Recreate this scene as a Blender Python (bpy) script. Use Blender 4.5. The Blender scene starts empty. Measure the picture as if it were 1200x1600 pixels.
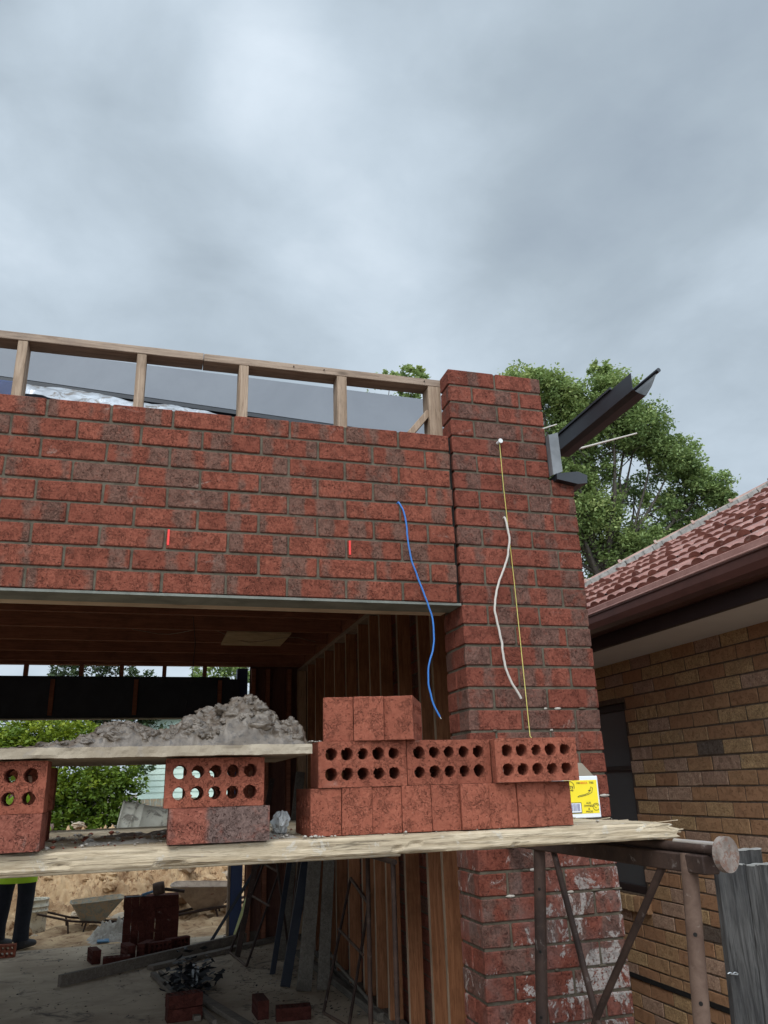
import bpy, math, random
from mathutils import Vector, Matrix, noise
R = math.radians
sc = bpy.context.scene
C = sc.collection
rng = random.Random(7)

# ------------------------------------------------------------------ camera
YAW, PITCH, ROLL = 0.286195, 0.333561, -0.03066
cy, sy = math.cos(YAW), math.sin(YAW); cp, sp = math.cos(PITCH), math.sin(PITCH)
fwd = Vector((sy*cp, cy*cp, sp)); r0 = Vector((cy, -sy, 0)); u0 = r0.cross(fwd)
rr = math.cos(ROLL)*r0 + math.sin(ROLL)*u0
uu = -math.sin(ROLL)*r0 + math.cos(ROLL)*u0
cam_d = bpy.data.cameras.new("camera"); cam = bpy.data.objects.new("camera", cam_d); C.objects.link(cam)
m = Matrix.Identity(4)
for i in range(3):
    m[i][0] = rr[i]; m[i][1] = uu[i]; m[i][2] = -fwd[i]
m[0][3], m[1][3], m[2][3] = -1.21844, -3.02434, 1.65
cam.matrix_world = m
cam_d.sensor_fit = 'VERTICAL'; cam_d.sensor_height = 36.0; cam_d.lens = 36.0*1230.95/1600.0
cam_d.clip_start = 0.05; cam_d.clip_end = 3000
sc.camera = cam

# ------------------------------------------------------------------ sky (overcast) and soft sun
SUN = Vector((-0.40, -0.70, 0.80)).normalized()      # direction towards the sun
w = bpy.data.worlds.new("World"); sc.world = w; w.use_nodes = True
nt = w.node_tree; nt.nodes.clear()
def N(t, kind, **kw):
    n = t.nodes.new(kind)
    for k, v in kw.items():
        if k in n.inputs.keys() if hasattr(n.inputs, 'keys') else False:
            n.inputs[k].default_value = v
        else:
            setattr(n, k, v)
    return n
L = nt.links.new
out = nt.nodes.new('ShaderNodeOutputWorld')
sky = nt.nodes.new('ShaderNodeTexSky'); sky.sky_type = 'NISHITA'; sky.sun_disc = False
sky.sun_elevation = math.asin(SUN.z); sky.sun_rotation = math.atan2(SUN.x, SUN.y)
bg1 = nt.nodes.new('ShaderNodeBackground'); bg1.inputs[1].default_value = 0.05
L(sky.outputs[0], bg1.inputs[0])
tc = nt.nodes.new('ShaderNodeTexCoord')
nrm = nt.nodes.new('ShaderNodeVectorMath'); nrm.operation = 'NORMALIZE'; L(tc.outputs['Generated'], nrm.inputs[0])
sep = nt.nodes.new('ShaderNodeSeparateXYZ'); L(nrm.outputs[0], sep.inputs[0])
def wm(op, a, b=None, c=None):
    n = nt.nodes.new('ShaderNodeMath'); n.operation = op
    for i, v in enumerate((a, b, c)):
        if v is None: continue
        if isinstance(v, (int, float)): n.inputs[i].default_value = v
        else: L(v, n.inputs[i])
    return n.outputs[0]
zc = wm('ADD', wm('MAXIMUM', sep.outputs[2], 0.0), 0.55)
div = nt.nodes.new('ShaderNodeVectorMath'); div.operation = 'DIVIDE'
cmb = nt.nodes.new('ShaderNodeCombineXYZ'); L(zc, cmb.inputs[0]); L(zc, cmb.inputs[1]); cmb.inputs[2].default_value = 1.0
L(nrm.outputs[0], div.inputs[0]); L(cmb.outputs[0], div.inputs[1])
def wnoise(scale, detail, rough, dist, off):
    mp = nt.nodes.new('ShaderNodeMapping'); mp.inputs['Location'].default_value = off
    L(div.outputs[0], mp.inputs[0])
    n = nt.nodes.new('ShaderNodeTexNoise'); n.inputs['Scale'].default_value = scale; n.inputs['Detail'].default_value = detail
    n.inputs['Roughness'].default_value = rough; n.inputs['Distortion'].default_value = dist
    L(mp.outputs[0], n.inputs['Vector']); return n.outputs[0]
n1 = wnoise(2.5, 9, 0.52, 0.25, (3.1, 1.7, 0))
n2 = wnoise(7.5, 8, 0.58, 0.3, (7.1, 4.2, 0))
base = wm('ADD', wm('MULTIPLY', wm('SUBTRACT', n1, 0.5), 1.55), wm('MULTIPLY', wm('SUBTRACT', n2, 0.5), 0.55))
def patch(d, width, amp):
    dv = Vector(d).normalized()
    dt = nt.nodes.new('ShaderNodeVectorMath'); dt.operation = 'DOT_PRODUCT'; dt.inputs[1].default_value = dv
    L(nrm.outputs[0], dt.inputs[0])
    mr = nt.nodes.new('ShaderNodeMapRange'); mr.interpolation_type = 'SMOOTHSTEP'
    mr.inputs[1].default_value = math.cos(width); mr.inputs[2].default_value = 1.0
    mr.inputs[3].default_value = 0; mr.inputs[4].default_value = amp
    L(dt.outputs['Value'], mr.inputs[0]); return mr.outputs[0]
for d, wd, a in (((.19,.69,.69), .22, .30), ((.27,.71,.65), .13, .20), ((-.13,.78,.60), .15, .24), ((-.03,.62,.78), .20, .30), ((.10,.68,.73), .12, .18),
                 ((.40,.57,.74), .16, .14), ((.50,.49,.71), .22, -.12), ((-.02,.74,.68), .18, -.16), ((.40,.68,.62), .22, -.16), ((.05,.85,.53), .25, -.08)):
    base = wm('ADD', base, patch(d, wd, a))
val = wm('ADD', wm('MULTIPLY', base, 0.74), wm('ADD', 0.50, wm('MULTIPLY', wm('MAXIMUM', wm('SUBTRACT', 0.62, sep.outputs[2]), 0.0), 0.42)))
rp = nt.nodes.new('ShaderNodeValToRGB'); L(val, rp.inputs[0])
e = rp.color_ramp.elements
e[0].position = 0.0; e[0].color = (0.265, 0.320, 0.390, 1)
e[1].position = 1.0; e[1].color = (0.66, 0.745, 0.83, 1)
k = e.new(0.38); k.color = (0.365, 0.435, 0.500, 1)
k = e.new(0.68); k.color = (0.49, 0.575, 0.655, 1)
# sky out of view, overhead and behind the camera, brightened to light the brickwork
br = nt.nodes.new('ShaderNodeMapRange'); br.interpolation_type = 'SMOOTHSTEP'
L(wm('ADD', wm('MULTIPLY', sep.outputs[2], 0.75), wm('MULTIPLY', sep.outputs[1], -0.85)), br.inputs[0])
br.inputs[1].default_value = 0.1; br.inputs[2].default_value = 1.0; br.inputs[3].default_value = 1.0; br.inputs[4].default_value = 3.2
bg2 = nt.nodes.new('ShaderNodeBackground'); L(rp.outputs[0], bg2.inputs[0]); L(br.outputs[0], bg2.inputs[1])
ad = nt.nodes.new('ShaderNodeMixShader'); ad.inputs[0].default_value = 0.93
L(bg1.outputs[0], ad.inputs[1]); L(bg2.outputs[0], ad.inputs[2]); L(ad.outputs[0], out.inputs[0])

sun_d = bpy.data.lights.new("sun", 'SUN'); sun_d.energy = 1.3; sun_d.angle = R(30); sun_d.color = (1.0, 0.96, 0.90)
sun = bpy.data.objects.new("sun", sun_d); C.objects.link(sun)
sun.rotation_euler = SUN.to_track_quat('Z', 'Y').to_euler()
sc.view_settings.view_transform = 'Standard'; sc.view_settings.look = 'None'
sc.view_settings.exposure = 0.30; sc.view_settings.gamma = 1.0
sc.cycles.max_bounces = 6; sc.cycles.diffuse_bounces = 4

# ------------------------------------------------------------------ materials
def mat(name, rough=0.85, metallic=0.0, spec=0.3):
    mt = bpy.data.materials.new(name); mt.use_nodes = True
    t = mt.node_tree; b = t.nodes['Principled BSDF']
    b.inputs['Roughness'].default_value = rough; b.inputs['Metallic'].default_value = metallic
    b.inputs['Specular IOR Level'].default_value = spec
    return mt, t, b
class G:
    """small helper round a node tree"""
    def __init__(s, t): s.t = t
    def coord(s, kind='Object', scale=(1,1,1), add=None):
        c = s.t.nodes.new('ShaderNodeTexCoord').outputs[kind]
        if add is not None:
            v = s.t.nodes.new('ShaderNodeVectorMath'); v.operation = 'ADD'
            s.t.links.new(c, v.inputs[0]); s.t.links.new(add, v.inputs[1]); c = v.outputs[0]
        mp = s.t.nodes.new('ShaderNodeMapping'); mp.inputs['Scale'].default_value = scale
        s.t.links.new(c, mp.inputs[0]); return mp.outputs[0]
    def attr(s, name, o='Fac'):
        a = s.t.nodes.new('ShaderNodeAttribute'); a.attribute_name = name; return a.outputs[o]
    def noise(s, vec, scale, detail=4, rough=0.55, dist=0.0, o=0):
        n = s.t.nodes.new('ShaderNodeTexNoise'); n.inputs['Scale'].default_value = scale; n.inputs['Detail'].default_value = detail
        n.inputs['Roughness'].default_value = rough; n.inputs['Distortion'].default_value = dist
        s.t.links.new(vec, n.inputs['Vector']); return n.outputs[o]
    def vor(s, vec, scale, feature='F1', o='Distance'):
        n = s.t.nodes.new('ShaderNodeTexVoronoi'); n.feature = feature; n.inputs['Scale'].default_value = scale
        s.t.links.new(vec, n.inputs['Vector']); return n.outputs[o]
    def m(s, op, a, b=None, clamp=False):
        n = s.t.nodes.new('ShaderNodeMath'); n.operation = op; n.use_clamp = clamp
        for i, v in enumerate((a, b)):
            if v is None: continue
            if isinstance(v, (int, float)): n.inputs[i].default_value = v
            else: s.t.links.new(v, n.inputs[i])
        return n.outputs[0]
    def step(s, v, a, b, lo=0.0, hi=1.0):
        n = s.t.nodes.new('ShaderNodeMapRange'); n.interpolation_type = 'SMOOTHSTEP'
        n.inputs[1].default_value = a; n.inputs[2].default_value = b; n.inputs[3].default_value = lo; n.inputs[4].default_value = hi
        s.t.links.new(v, n.inputs[0]); return n.outputs[0]
    def mix(s, f, a, b, mode='MIX'):
        n = s.t.nodes.new('ShaderNodeMix'); n.data_type = 'RGBA'; n.blend_type = mode
        if isinstance(f, (int, float)): n.inputs[0].default_value = f
        else: s.t.links.new(f, n.inputs[0])
        for i, v in ((6, a), (7, b)):
            if isinstance(v, tuple): n.inputs[i].default_value = (v + (1,))[:4]
            else: s.t.links.new(v, n.inputs[i])
        return n.outputs[2]
    def ramp(s, v, stops):
        n = s.t.nodes.new('ShaderNodeValToRGB'); s.t.links.new(v, n.inputs[0]); e = n.color_ramp.elements
        e[0].position = stops[0][0]; e[0].color = stops[0][1] + (1,)
        e[1].position = stops[-1][0]; e[1].color = stops[-1][1] + (1,)
        for p, c in stops[1:-1]:
            k = e.new(p); k.color = c + (1,)
        return n.outputs[0]
    def vec(s, x, y=0.0, z=0.0):
        n = s.t.nodes.new('ShaderNodeCombineXYZ')
        for i, v in enumerate((x, y, z)):
            if isinstance(v, (int, float)): n.inputs[i].default_value = v
            else: s.t.links.new(v, n.inputs[i])
        return n.outputs[0]
    def bump(s, b, h, strength=0.4, dist=0.01):
        n = s.t.nodes.new('ShaderNodeBump'); n.inputs['Strength'].default_value = strength; n.inputs['Distance'].default_value = dist
        s.t.links.new(h, n.inputs['Height']); s.t.links.new(n.outputs[0], b.inputs['Normal'])
    def col(s, b, c): s.t.links.new(c, b.inputs['Base Color'])

def brick_mat(name, red, dark, fleck, band=True, white=0.0, crack=1.0, hue=None, con=1.0):
    """fired clay: dark fire-flash bands across the length, pits, pale flecks; attributes rnd, loc per brick"""
    mt, t, b = mat(name, 0.92, 0, 0.15); g = G(t)
    oi = t.nodes.new('ShaderNodeObjectInfo').outputs['Random']
    rnd = g.m('ADD', g.attr('rnd'), oi); u = g.attr('loc')
    off = g.vec(g.m('MULTIPLY', rnd, 31.7), g.m('MULTIPLY', rnd, 17.3), g.m('MULTIPLY', rnd, 9.1))
    P = g.coord('Object', add=off)
    fine = g.noise(P, 105, 6, 0.75, 0.6)
    cr = g.noise(P, 60, 4, 0.6, 2.4)
    crack_m = g.m('MULTIPLY', g.step(g.m('ABSOLUTE', g.m('SUBTRACT', cr, 0.5)), 0.0, 0.028, 1.0, 0.0), g.step(g.noise(P, 26, 2), 0.44, 0.60))
    pits = g.step(g.noise(P, 150, 2, 0.5, 1.0), 0.29, 0.38, 1.0, 0.0)
    c = g.mix(g.step(fine, 0.34, 0.66), tuple(v*(1-.34*con) for v in red), (min(1, red[0]*(1+.25*con)), red[1]*(1+.5*con), red[2]*(1+.5*con)))
    mid = g.noise(P, 14, 3, 0.5)
    c = g.mix(g.step(mid, 0.35, 0.7, 0.0, 0.3), c, tuple(v*0.66 for v in red))
    tone = g.m('FRACT', g.m('MULTIPLY', rnd, 7.31))
    if hue: c = g.mix(g.step(tone, 0.15, 0.85), c, hue) 
    c = g.mix(g.m('MULTIPLY', g.step(tone, 0.0, 1.0), 0.42), c, tuple(v*0.55 for v in red))
    if band:
        bv = g.vec(g.m('ADD', g.m('MULTIPLY', u, 9.0), g.m('MULTIPLY', rnd, 53.0)), g.m('MULTIPLY', rnd, 11.0), 0.0)
        bn = g.noise(bv, 1.0, 1.5, 0.4)
        bn = g.m('ADD', bn, g.m('MULTIPLY', g.m('SUBTRACT', g.noise(P, 30, 3), 0.5), 0.16))
        bm = g.m('MULTIPLY', g.step(bn, 0.505, 0.585), g.step(g.noise(P, 45, 4, 0.65), 0.25, 0.50, 0.5, 1.0))
        dk = g.mix(g.step(fine, 0.35, 0.65), dark, tuple(v*1.9 for v in dark))
        c = g.mix(g.m('MULTIPLY', bm, 0.82), c, dk)
    c = g.mix(g.m('MULTIPLY', crack_m, 0.75*crack), c, tuple(v*0.16 for v in red))
    c = g.mix(g.m('MULTIPLY', pits, 0.7*con), c, tuple(v*0.12 for v in red))
    fl = g.step(g.noise(P, 260, 2, 0.5), 0.70, 0.78)
    c = g.mix(g.m('MULTIPLY', fl, 0.55), c, fleck)
    # occasional lime smears
    sm = g.m('MULTIPLY', g.step(g.noise(P, 7, 3, 0.6, 0.8), 0.66, 0.78), g.step(g.noise(P, 70, 3, 0.7), 0.40, 0.62))
    c = g.mix(g.m('MULTIPLY', sm, 0.55), c, (0.42, 0.33, 0.28))
    wp = g.noise(g.coord('Object', (1, 1, 1.6)), 4.3, 5, 0.68, 0.9)
    c = g.mix(g.m('MULTIPLY', g.m('MULTIPLY', g.step(wp, 0.63, 0.72), g.step(g.noise(g.coord('Object'), 55, 4, 0.7), 0.40, 0.60)), 0.42), c, (0.34, 0.28, 0.235))
    if white > 0:   # dried mortar and efflorescence over the lower courses
        sx = t.nodes.new('ShaderNodeSeparateXYZ'); t.links.new(g.coord('Object'), sx.inputs[0])
        h = g.step(g.m('ADD', sx.outputs[2], g.m('MULTIPLY', g.noise(g.coord('Object'), 3), 0.4)), 1.75, 1.40)
        wn = g.noise(g.coord('Object', scale=(1, 1, 0.7)), 8.5, 7, 0.72, 1.3)
        edge = g.step(sx.outputs[0], 0.05, 0.55, -0.05, 0.035)
        wn = g.m('ADD', wn, edge)
        wm_ = g.m('MULTIPLY', g.step(wn, 0.525, 0.57), h)
        wm_ = g.m('MULTIPLY', wm_, g.step(g.noise(g.coord('Object'), 90, 3, 0.7), 0.36, 0.5))
        c = g.mix(g.m('MULTIPLY', wm_, white), c, (0.44, 0.40, 0.37))
        film = g.m('MULTIPLY', h, g.step(g.noise(g.coord('Object'), 5, 4, 0.6), 0.4, 0.7, 0.0, 0.28))
        c = g.mix(film, c, (0.22, 0.19, 0.18))
    g.col(b, c)
    hh = g.m('SUBTRACT', g.m('ADD', g.m('MULTIPLY', fine, 0.8), g.m('MULTIPLY', mid, 0.5)), g.m('ADD', g.m('MULTIPLY', crack_m, 0.7), g.m('MULTIPLY', pits, 0.8)))
    g.bump(b, hh, 0.9, 0.005)
    return mt
BRICK = brick_mat('burgundy_brick', (0.240, 0.064, 0.040), (0.092, 0.053, 0.040), (0.40, 0.23, 0.18), white=0.0, crack=0.9)
BRICK_P = brick_mat('burgundy_brick_splashed', (0.228, 0.061, 0.040), (0.088, 0.051, 0.040), (0.40, 0.23, 0.18), white=0.9, crack=0.9)
LOOSE = brick_mat('new_red_brick', (0.315, 0.092, 0.056), (0.07, 0.045, 0.04), (0.46, 0.28, 0.21), band=False, con=0.5, crack=0.5)
LOOSE_B = brick_mat('new_red_brick_flashed', (0.27, 0.080, 0.054), (0.085, 0.066, 0.058), (0.42, 0.30, 0.25), band=True)
TAN = brick_mat('old_cream_brick', (0.58, 0.335, 0.175), (0.12, 0.085, 0.06), (0.55, 0.42, 0.30), band=False, crack=0.25, hue=(0.53, 0.275, 0.150))
DARKB = brick_mat('shaded_red_brick', (0.10, 0.026, 0.019), (0.03, 0.02, 0.018), (0.2, 0.12, 0.1), band=False)  # red brick darkened to paint in the shade on its backlit faces

def mortar_mat(name, c1, c2, white=False):
    mt, t, b = mat(name, 0.95, 0, 0.1); g = G(t); P = g.coord('Object')
    n = g.noise(P, 25, 6, 0.7); c = g.mix(g.step(n, 0.3, 0.7), c1, c2); g.col(b, c)
    g.bump(b, g.noise(P, 120, 5, 0.7), 0.6, 0.003); return mt
MORTAR = mortar_mat('joint_mortar', (0.075, 0.061, 0.044), (0.135, 0.113, 0.084))
MORTAR_OLD = mortar_mat('old_joint_mortar', (0.10, 0.072, 0.052), (0.17, 0.125, 0.09))

def wood_mat(name, c1, c2, axis=0, knots=True, stain=None, rough=0.8, scale=1.0, bump=0.5, crk=0.35, splat=None):
    mt, t, b = mat(name, rough, 0, 0.2); g = G(t)
    s = [14*scale]*3; s[axis] = 0.9*scale
    rnd = g.attr('rnd')
    off = g.vec(g.m('MULTIPLY', rnd, 13.0), g.m('MULTIPLY', rnd, 7.0), g.m('MULTIPLY', rnd, 3.0))
    P = g.coord('Object', tuple(s), add=off); Q = g.coord('Object', add=off)
    gr = g.noise(P, 3.2, 6, 0.65, 1.2); fi = g.noise(P, 13, 4, 0.7, 0.4)
    c = g.mix(g.step(gr, 0.32, 0.68), c1, c2)
    c = g.mix(g.step(fi, 0.52, 0.70, 0, 0.55), c, tuple(v*0.45 for v in c1))
    if knots:
        kv = g.coord('Object', tuple(4.0 if i != axis else 1.6 for i in range(3)), add=off)
        kn = g.step(g.vor(kv, 1.5), 0.03, 0.10, 1.0, 0.0)
        c = g.mix(g.m('MULTIPLY', kn, 0.7), c, tuple(v*0.35 for v in c1))
    c = g.mix(g.step(g.noise(Q, 3.0, 5, 0.65), 0.46, 0.72, 0, 0.6), c, stain or tuple(v*0.6 for v in c1))
    cs = [75*scale]*3; cs[axis] = 2.2*scale
    cn = g.noise(g.coord('Object', tuple(cs), add=off), 1.0, 2, 0.5, 0.5)
    ck = g.m('MULTIPLY', g.step(g.m('ABSOLUTE', g.m('SUBTRACT', cn, 0.5)), 0.0, 0.030, 1.0, 0.0), g.step(g.noise(Q, 4.0, 3), 0.42, 0.60))
    c = g.mix(g.m('MULTIPLY', ck, crk), c, tuple(v*0.22 for v in c1))
    if splat:
        sm = g.step(g.noise(Q, 24, 5, 0.7, 0.5), 0.58, 0.66); c = g.mix(g.m('MULTIPLY', sm, 0.65), c, splat)
    g.col(b, c); g.bump(b, g.m('ADD', gr, g.m('MULTIPLY', fi, 0.6)), bump, 0.004)
    return mt
PINE_X = wood_mat('weathered_pine_rail', (0.235, 0.165, 0.118), (0.38, 0.285, 0.215), 0, stain=(0.16, 0.12, 0.10))
PINE_Z = wood_mat('weathered_pine_and_lit_edge', (0.25, 0.172, 0.115), (0.42, 0.31, 0.225), 2)
STUD = wood_mat('orange_pine_stud', (0.22, 0.088, 0.040), (0.34, 0.150, 0.072), 2)
STUD_PALE = wood_mat('pale_pine_stud', (0.36, 0.22, 0.13), (0.50, 0.33, 0.21), 2)
JOIST = wood_mat('dark_red_joist', (0.20, 0.075, 0.043), (0.29, 0.115, 0.066), 0)
HEAD = wood_mat('head_timber', (0.46, 0.34, 0.24), (0.58, 0.45, 0.33), 0)
PLANK = wood_mat('bleached_scaffold_plank', (0.39, 0.30, 0.195), (0.60, 0.49, 0.35), 0, knots=False, stain=(0.24, 0.18, 0.12), bump=1.0, crk=0.75, splat=(0.50, 0.45, 0.38))
PLANK_G = wood_mat('grey_old_timber', (0.115, 0.098, 0.08), (0.20, 0.172, 0.14), 1, knots=False)
PLANK_GX = wood_mat('grey_old_timber_long', (0.13, 0.105, 0.085), (0.21, 0.175, 0.142), 0, knots=False)
FENCE = wood_mat('black_grey_paling', (0.028, 0.026, 0.025), (0.100, 0.095, 0.090), 2, knots=False, stain=(0.02, 0.02, 0.022), rough=0.6, scale=1.3, bump=0.8)
FENCE_TOP = wood_mat('pale_sawn_top', (0.24, 0.235, 0.22), (0.36, 0.35, 0.33), 0, knots=False)
PLY = wood_mat('plywood', (0.42, 0.30, 0.17), (0.52, 0.39, 0.25), 0)
DARKPLY = wood_mat('dark_bracing_board', (0.09, 0.038, 0.028), (0.14, 0.06, 0.04), 2)

def plain(name, c1, c2, rough=0.6, metallic=0.0, sc_=8, bump=0.15, spec=0.4, fine=60, c3=None, t3=(0.6, 0.7)):
    mt, t, b = mat(name, rough, metallic, spec); g = G(t); P = g.coord('Object')
    c = g.mix(g.step(g.noise(P, sc_, 6, 0.65, 0.4), 0.32, 0.68), c1, c2)
    if c3: c = g.mix(g.step(g.noise(P, sc_*2.3, 6, 0.7, 0.8), *t3), c, c3)
    g.col(b, c)
    if bump: g.bump(b, g.noise(P, fine, 5, 0.65), bump, 0.004)
    return mt
STEEL = plain('galvanised_lintel', (0.13, 0.135, 0.115), (0.21, 0.215, 0.185), 0.75, 0.1)
CHAR = plain('charcoal_colour_steel', (0.013, 0.014, 0.018), (0.018, 0.020, 0.025), 0.42, 0.0, spec=0.5, bump=0.03)
NAVY = plain('blue_painted_steel', (0.008, 0.022, 0.085), (0.012, 0.03, 0.11), 0.45, 0.0, spec=0.5)
BLACKB = plain('dark_gap_shade', (0.012, 0.014, 0.022), (0.026, 0.028, 0.038), 0.6, 0.0, sc_=4)
ZINC = plain('bare_zinc', (0.42, 0.44, 0.45), (0.55, 0.57, 0.58), 0.35, 0.75, bump=0.05)
ZINC_D = plain('dull_zinc', (0.17, 0.175, 0.18), (0.24, 0.245, 0.25), 0.5, 0.5, bump=0.05)
SHEET = plain('grey_coated_sheet', (0.170, 0.182, 0.203), (0.198, 0.211, 0.232), 0.5, 0.0, sc_=2, bump=0.02)
FOIL = plain('foil_wrap', (0.30, 0.30, 0.31), (0.50, 0.51, 0.53), 0.28, 0.6, sc_=7, bump=0.08, c3=(0.20, 0.165, 0.14), t3=(0.5, 0.6))
RUST = plain('rusty_tube', (0.032, 0.018, 0.014), (0.065, 0.037, 0.027), 0.75, 0.2, sc_=12, bump=0.4, c3=(0.16, 0.13, 0.115))
RUST_L = plain('rusty_leg_tube', (0.085, 0.048, 0.033), (0.14, 0.088, 0.063), 0.8, 0.1, sc_=14, bump=0.5, c3=(0.26, 0.205, 0.17), t3=(0.62, 0.75))
DISC = plain('splashed_end_plate', (0.15, 0.115, 0.095), (0.26, 0.215, 0.185), 0.85, 0.0, sc_=30, bump=0.6, c3=(0.17, 0.095, 0.07), t3=(0.5, 0.6))
WORN_HL = plain('worn_steel_and_highlight', (0.5, 0.46, 0.42), (0.62, 0.58, 0.54), 0.4, 0.5)
HOLE = plain('dark_hole', (0.008, 0.006, 0.005), (0.012, 0.01, 0.008), 0.95, bump=0)
CONC = plain('dirty_slab', (0.33, 0.25, 0.175), (0.53, 0.43, 0.315), 0.92, 0.0, sc_=1.6, bump=0.8, fine=22, c3=(0.13, 0.10, 0.078), t3=(0.54, 0.68))
SAND = plain('yellow_sand', (0.30, 0.175, 0.088), (0.54, 0.37, 0.21), 0.95, 0.0, sc_=3.5, bump=1.0, fine=34, c3=(0.20, 0.105, 0.050), t3=(0.52, 0.64))
DIRT = plain('site_dirt', (0.15, 0.115, 0.085), (0.26, 0.21, 0.16), 0.95, 0.0, sc_=2, bump=0.8, fine=20)
MUD = plain('wet_mortar', (0.080, 0.058, 0.041), (0.140, 0.108, 0.080), 0.40, 0.0, sc_=30, bump=0.55, fine=75, spec=0.5, c3=(0.06, 0.046, 0.036), t3=(0.53, 0.62))
MUDDRY = plain('dried_mortar', (0.33, 0.29, 0.245), (0.46, 0.415, 0.36), 0.92, 0.0, sc_=18, bump=0.8, fine=90)
BOARD = plain('splashed_mortar_board', (0.26, 0.205, 0.145), (0.38, 0.315, 0.235), 0.9, 0.0, sc_=7, bump=0.6, fine=50, c3=(0.28, 0.23, 0.18), t3=(0.56, 0.66))
TILE = plain('glazed_terracotta_tile', (0.215, 0.078, 0.056), (0.33, 0.145, 0.108), 0.38, 0.0, sc_=9, bump=0.35, spec=0.6, fine=40, c3=(0.40, 0.28, 0.24), t3=(0.57, 0.66))
TILELIP = plain('pink_lit_edge', (0.30, 0.15, 0.125), (0.40, 0.22, 0.185), 0.6, 0.0, sc_=8, bump=0.2)  # paler pink paints the light caught along the gutter lip
TILECAP = plain('old_ridge_tile', (0.30, 0.16, 0.13), (0.42, 0.27, 0.22), 0.7, 0.0, sc_=7, bump=0.4, c3=(0.40, 0.38, 0.32), t3=(0.55, 0.65))
BED = plain('grey_bedding', (0.22, 0.21, 0.19), (0.36, 0.345, 0.32), 0.95, 0.0, sc_=14, bump=0.6, c3=(0.12, 0.10, 0.09))
MAROON = plain('brown_gutter', (0.062, 0.025, 0.019), (0.095, 0.038, 0.029), 0.35, 0.0, sc_=3, bump=0.05, spec=0.5)
MAROON_D = plain('dark_brown_fascia', (0.024, 0.014, 0.013), (0.034, 0.020, 0.018), 0.6, 0.0, sc_=3, bump=0.1)
SOFFIT = plain('grey_soffit', (0.60, 0.575, 0.56), (0.66, 0.64, 0.62), 0.8, 0.0, sc_=2, bump=0.05)
BLACKP = plain('black_plastic', (0.007, 0.007, 0.009), (0.014, 0.014, 0.017), 0.65, 0.0, bump=0.1)
WHITEP = plain('white_plastic', (0.62, 0.62, 0.60), (0.72, 0.72, 0.70), 0.45, 0.0, bump=0.05)
BUCKETM = plain('mortar_smeared_bucket', (0.62, 0.55, 0.42), (0.76, 0.70, 0.57), 0.7, 0.0, sc_=7, bump=0.3, c3=(0.30, 0.255, 0.20), t3=(0.50, 0.62))
YEL = plain('yellow_label', (0.80, 0.63, 0.015), (0.84, 0.67, 0.02), 0.45, 0.0, bump=0)
WHT = plain('white_card', (0.68, 0.70, 0.74), (0.74, 0.76, 0.80), 0.6, 0.0, bump=0.02)
INK = plain('black_ink', (0.02, 0.02, 0.02), (0.03, 0.03, 0.03), 0.6, bump=0)
INKB = plain('barcode_ink', (0.10, 0.10, 0.22), (0.13, 0.13, 0.26), 0.6, bump=0)
REDI = plain('red_ink', (0.72, 0.10, 0.015), (0.76, 0.12, 0.02), 0.6, bump=0)
REDM = plain('red_marker', (0.75, 0.035, 0.03), (0.80, 0.05, 0.04), 0.6, bump=0)
BROWNC = plain('brown_card', (0.19, 0.155, 0.115), (0.23, 0.19, 0.145), 0.85, bump=0.05)
BLUEC = plain('blue_cable', (0.03, 0.14, 0.42), (0.04, 0.17, 0.48), 0.4, bump=0)
WHITEC = plain('cream_cable', (0.46, 0.41, 0.36), (0.54, 0.49, 0.43), 0.45, bump=0)
STRING = plain('yellow_string', (0.48, 0.40, 0.10), (0.55, 0.47, 0.14), 0.8, bump=0)
BARROW = plain('muddy_barrow_tray', (0.22, 0.165, 0.125), (0.32, 0.25, 0.19), 0.8, 0.0, sc_=9, bump=0.4, c3=(0.17, 0.07, 0.05))
BARROWG = plain('grey_green_tray', (0.19, 0.185, 0.15), (0.28, 0.26, 0.21), 0.85, 0.0, sc_=9, bump=0.5, c3=(0.33, 0.24, 0.15), t3=(0.46, 0.56))
RUBBER = plain('black_rubber', (0.03, 0.027, 0.024), (0.06, 0.052, 0.045), 0.9, bump=0.3)
REDPAINT = plain('red_machine_paint', (0.34, 0.05, 0.05), (0.46, 0.10, 0.09), 0.5, bump=0.1)
MINT = plain('pale_green_weatherboard', (0.52, 0.62, 0.54), (0.57, 0.67, 0.585), 0.7, sc_=2, bump=0.05)
GREYROOF = plain('grey_shed_roof', (0.3, 0.31, 0.3), (0.36, 0.37, 0.36), 0.6, bump=0.05)
TROUSER = plain('black_work_trousers', (0.008, 0.009, 0.014), (0.016, 0.017, 0.024), 0.9, bump=0.3)
HIVIS = plain('hi_vis_yellow', (0.42, 0.66, 0.02), (0.48, 0.74, 0.03), 0.7, bump=0.1)
SKIN = plain('skin', (0.42, 0.25, 0.18), (0.48, 0.29, 0.21), 0.6, bump=0.05)
HAIR = plain('dark_hair', (0.02, 0.015, 0.012), (0.035, 0.027, 0.02), 0.8, bump=0.3)
BOOT = plain('dark_boot', (0.022, 0.022, 0.026), (0.04, 0.04, 0.045), 0.7, bump=0.3)
BLUEPL = plain('blue_scrap', (0.06, 0.16, 0.28), (0.1, 0.22, 0.34), 0.5, bump=0)
LEVEL = plain('yellow_level', (0.60, 0.62, 0.25), (0.72, 0.74, 0.40), 0.5, bump=0)
GLASSD, _t, _b = mat('dark_window_glass', 0.25, 0, 0.6)  # grey blue colour below paints sky reflected in the pane
_g = G(_t); _g.col(_b, _g.mix(_g.noise(_g.coord('Object'), 2.0), (0.075, 0.085, 0.09), (0.105, 0.115, 0.12)))
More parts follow.
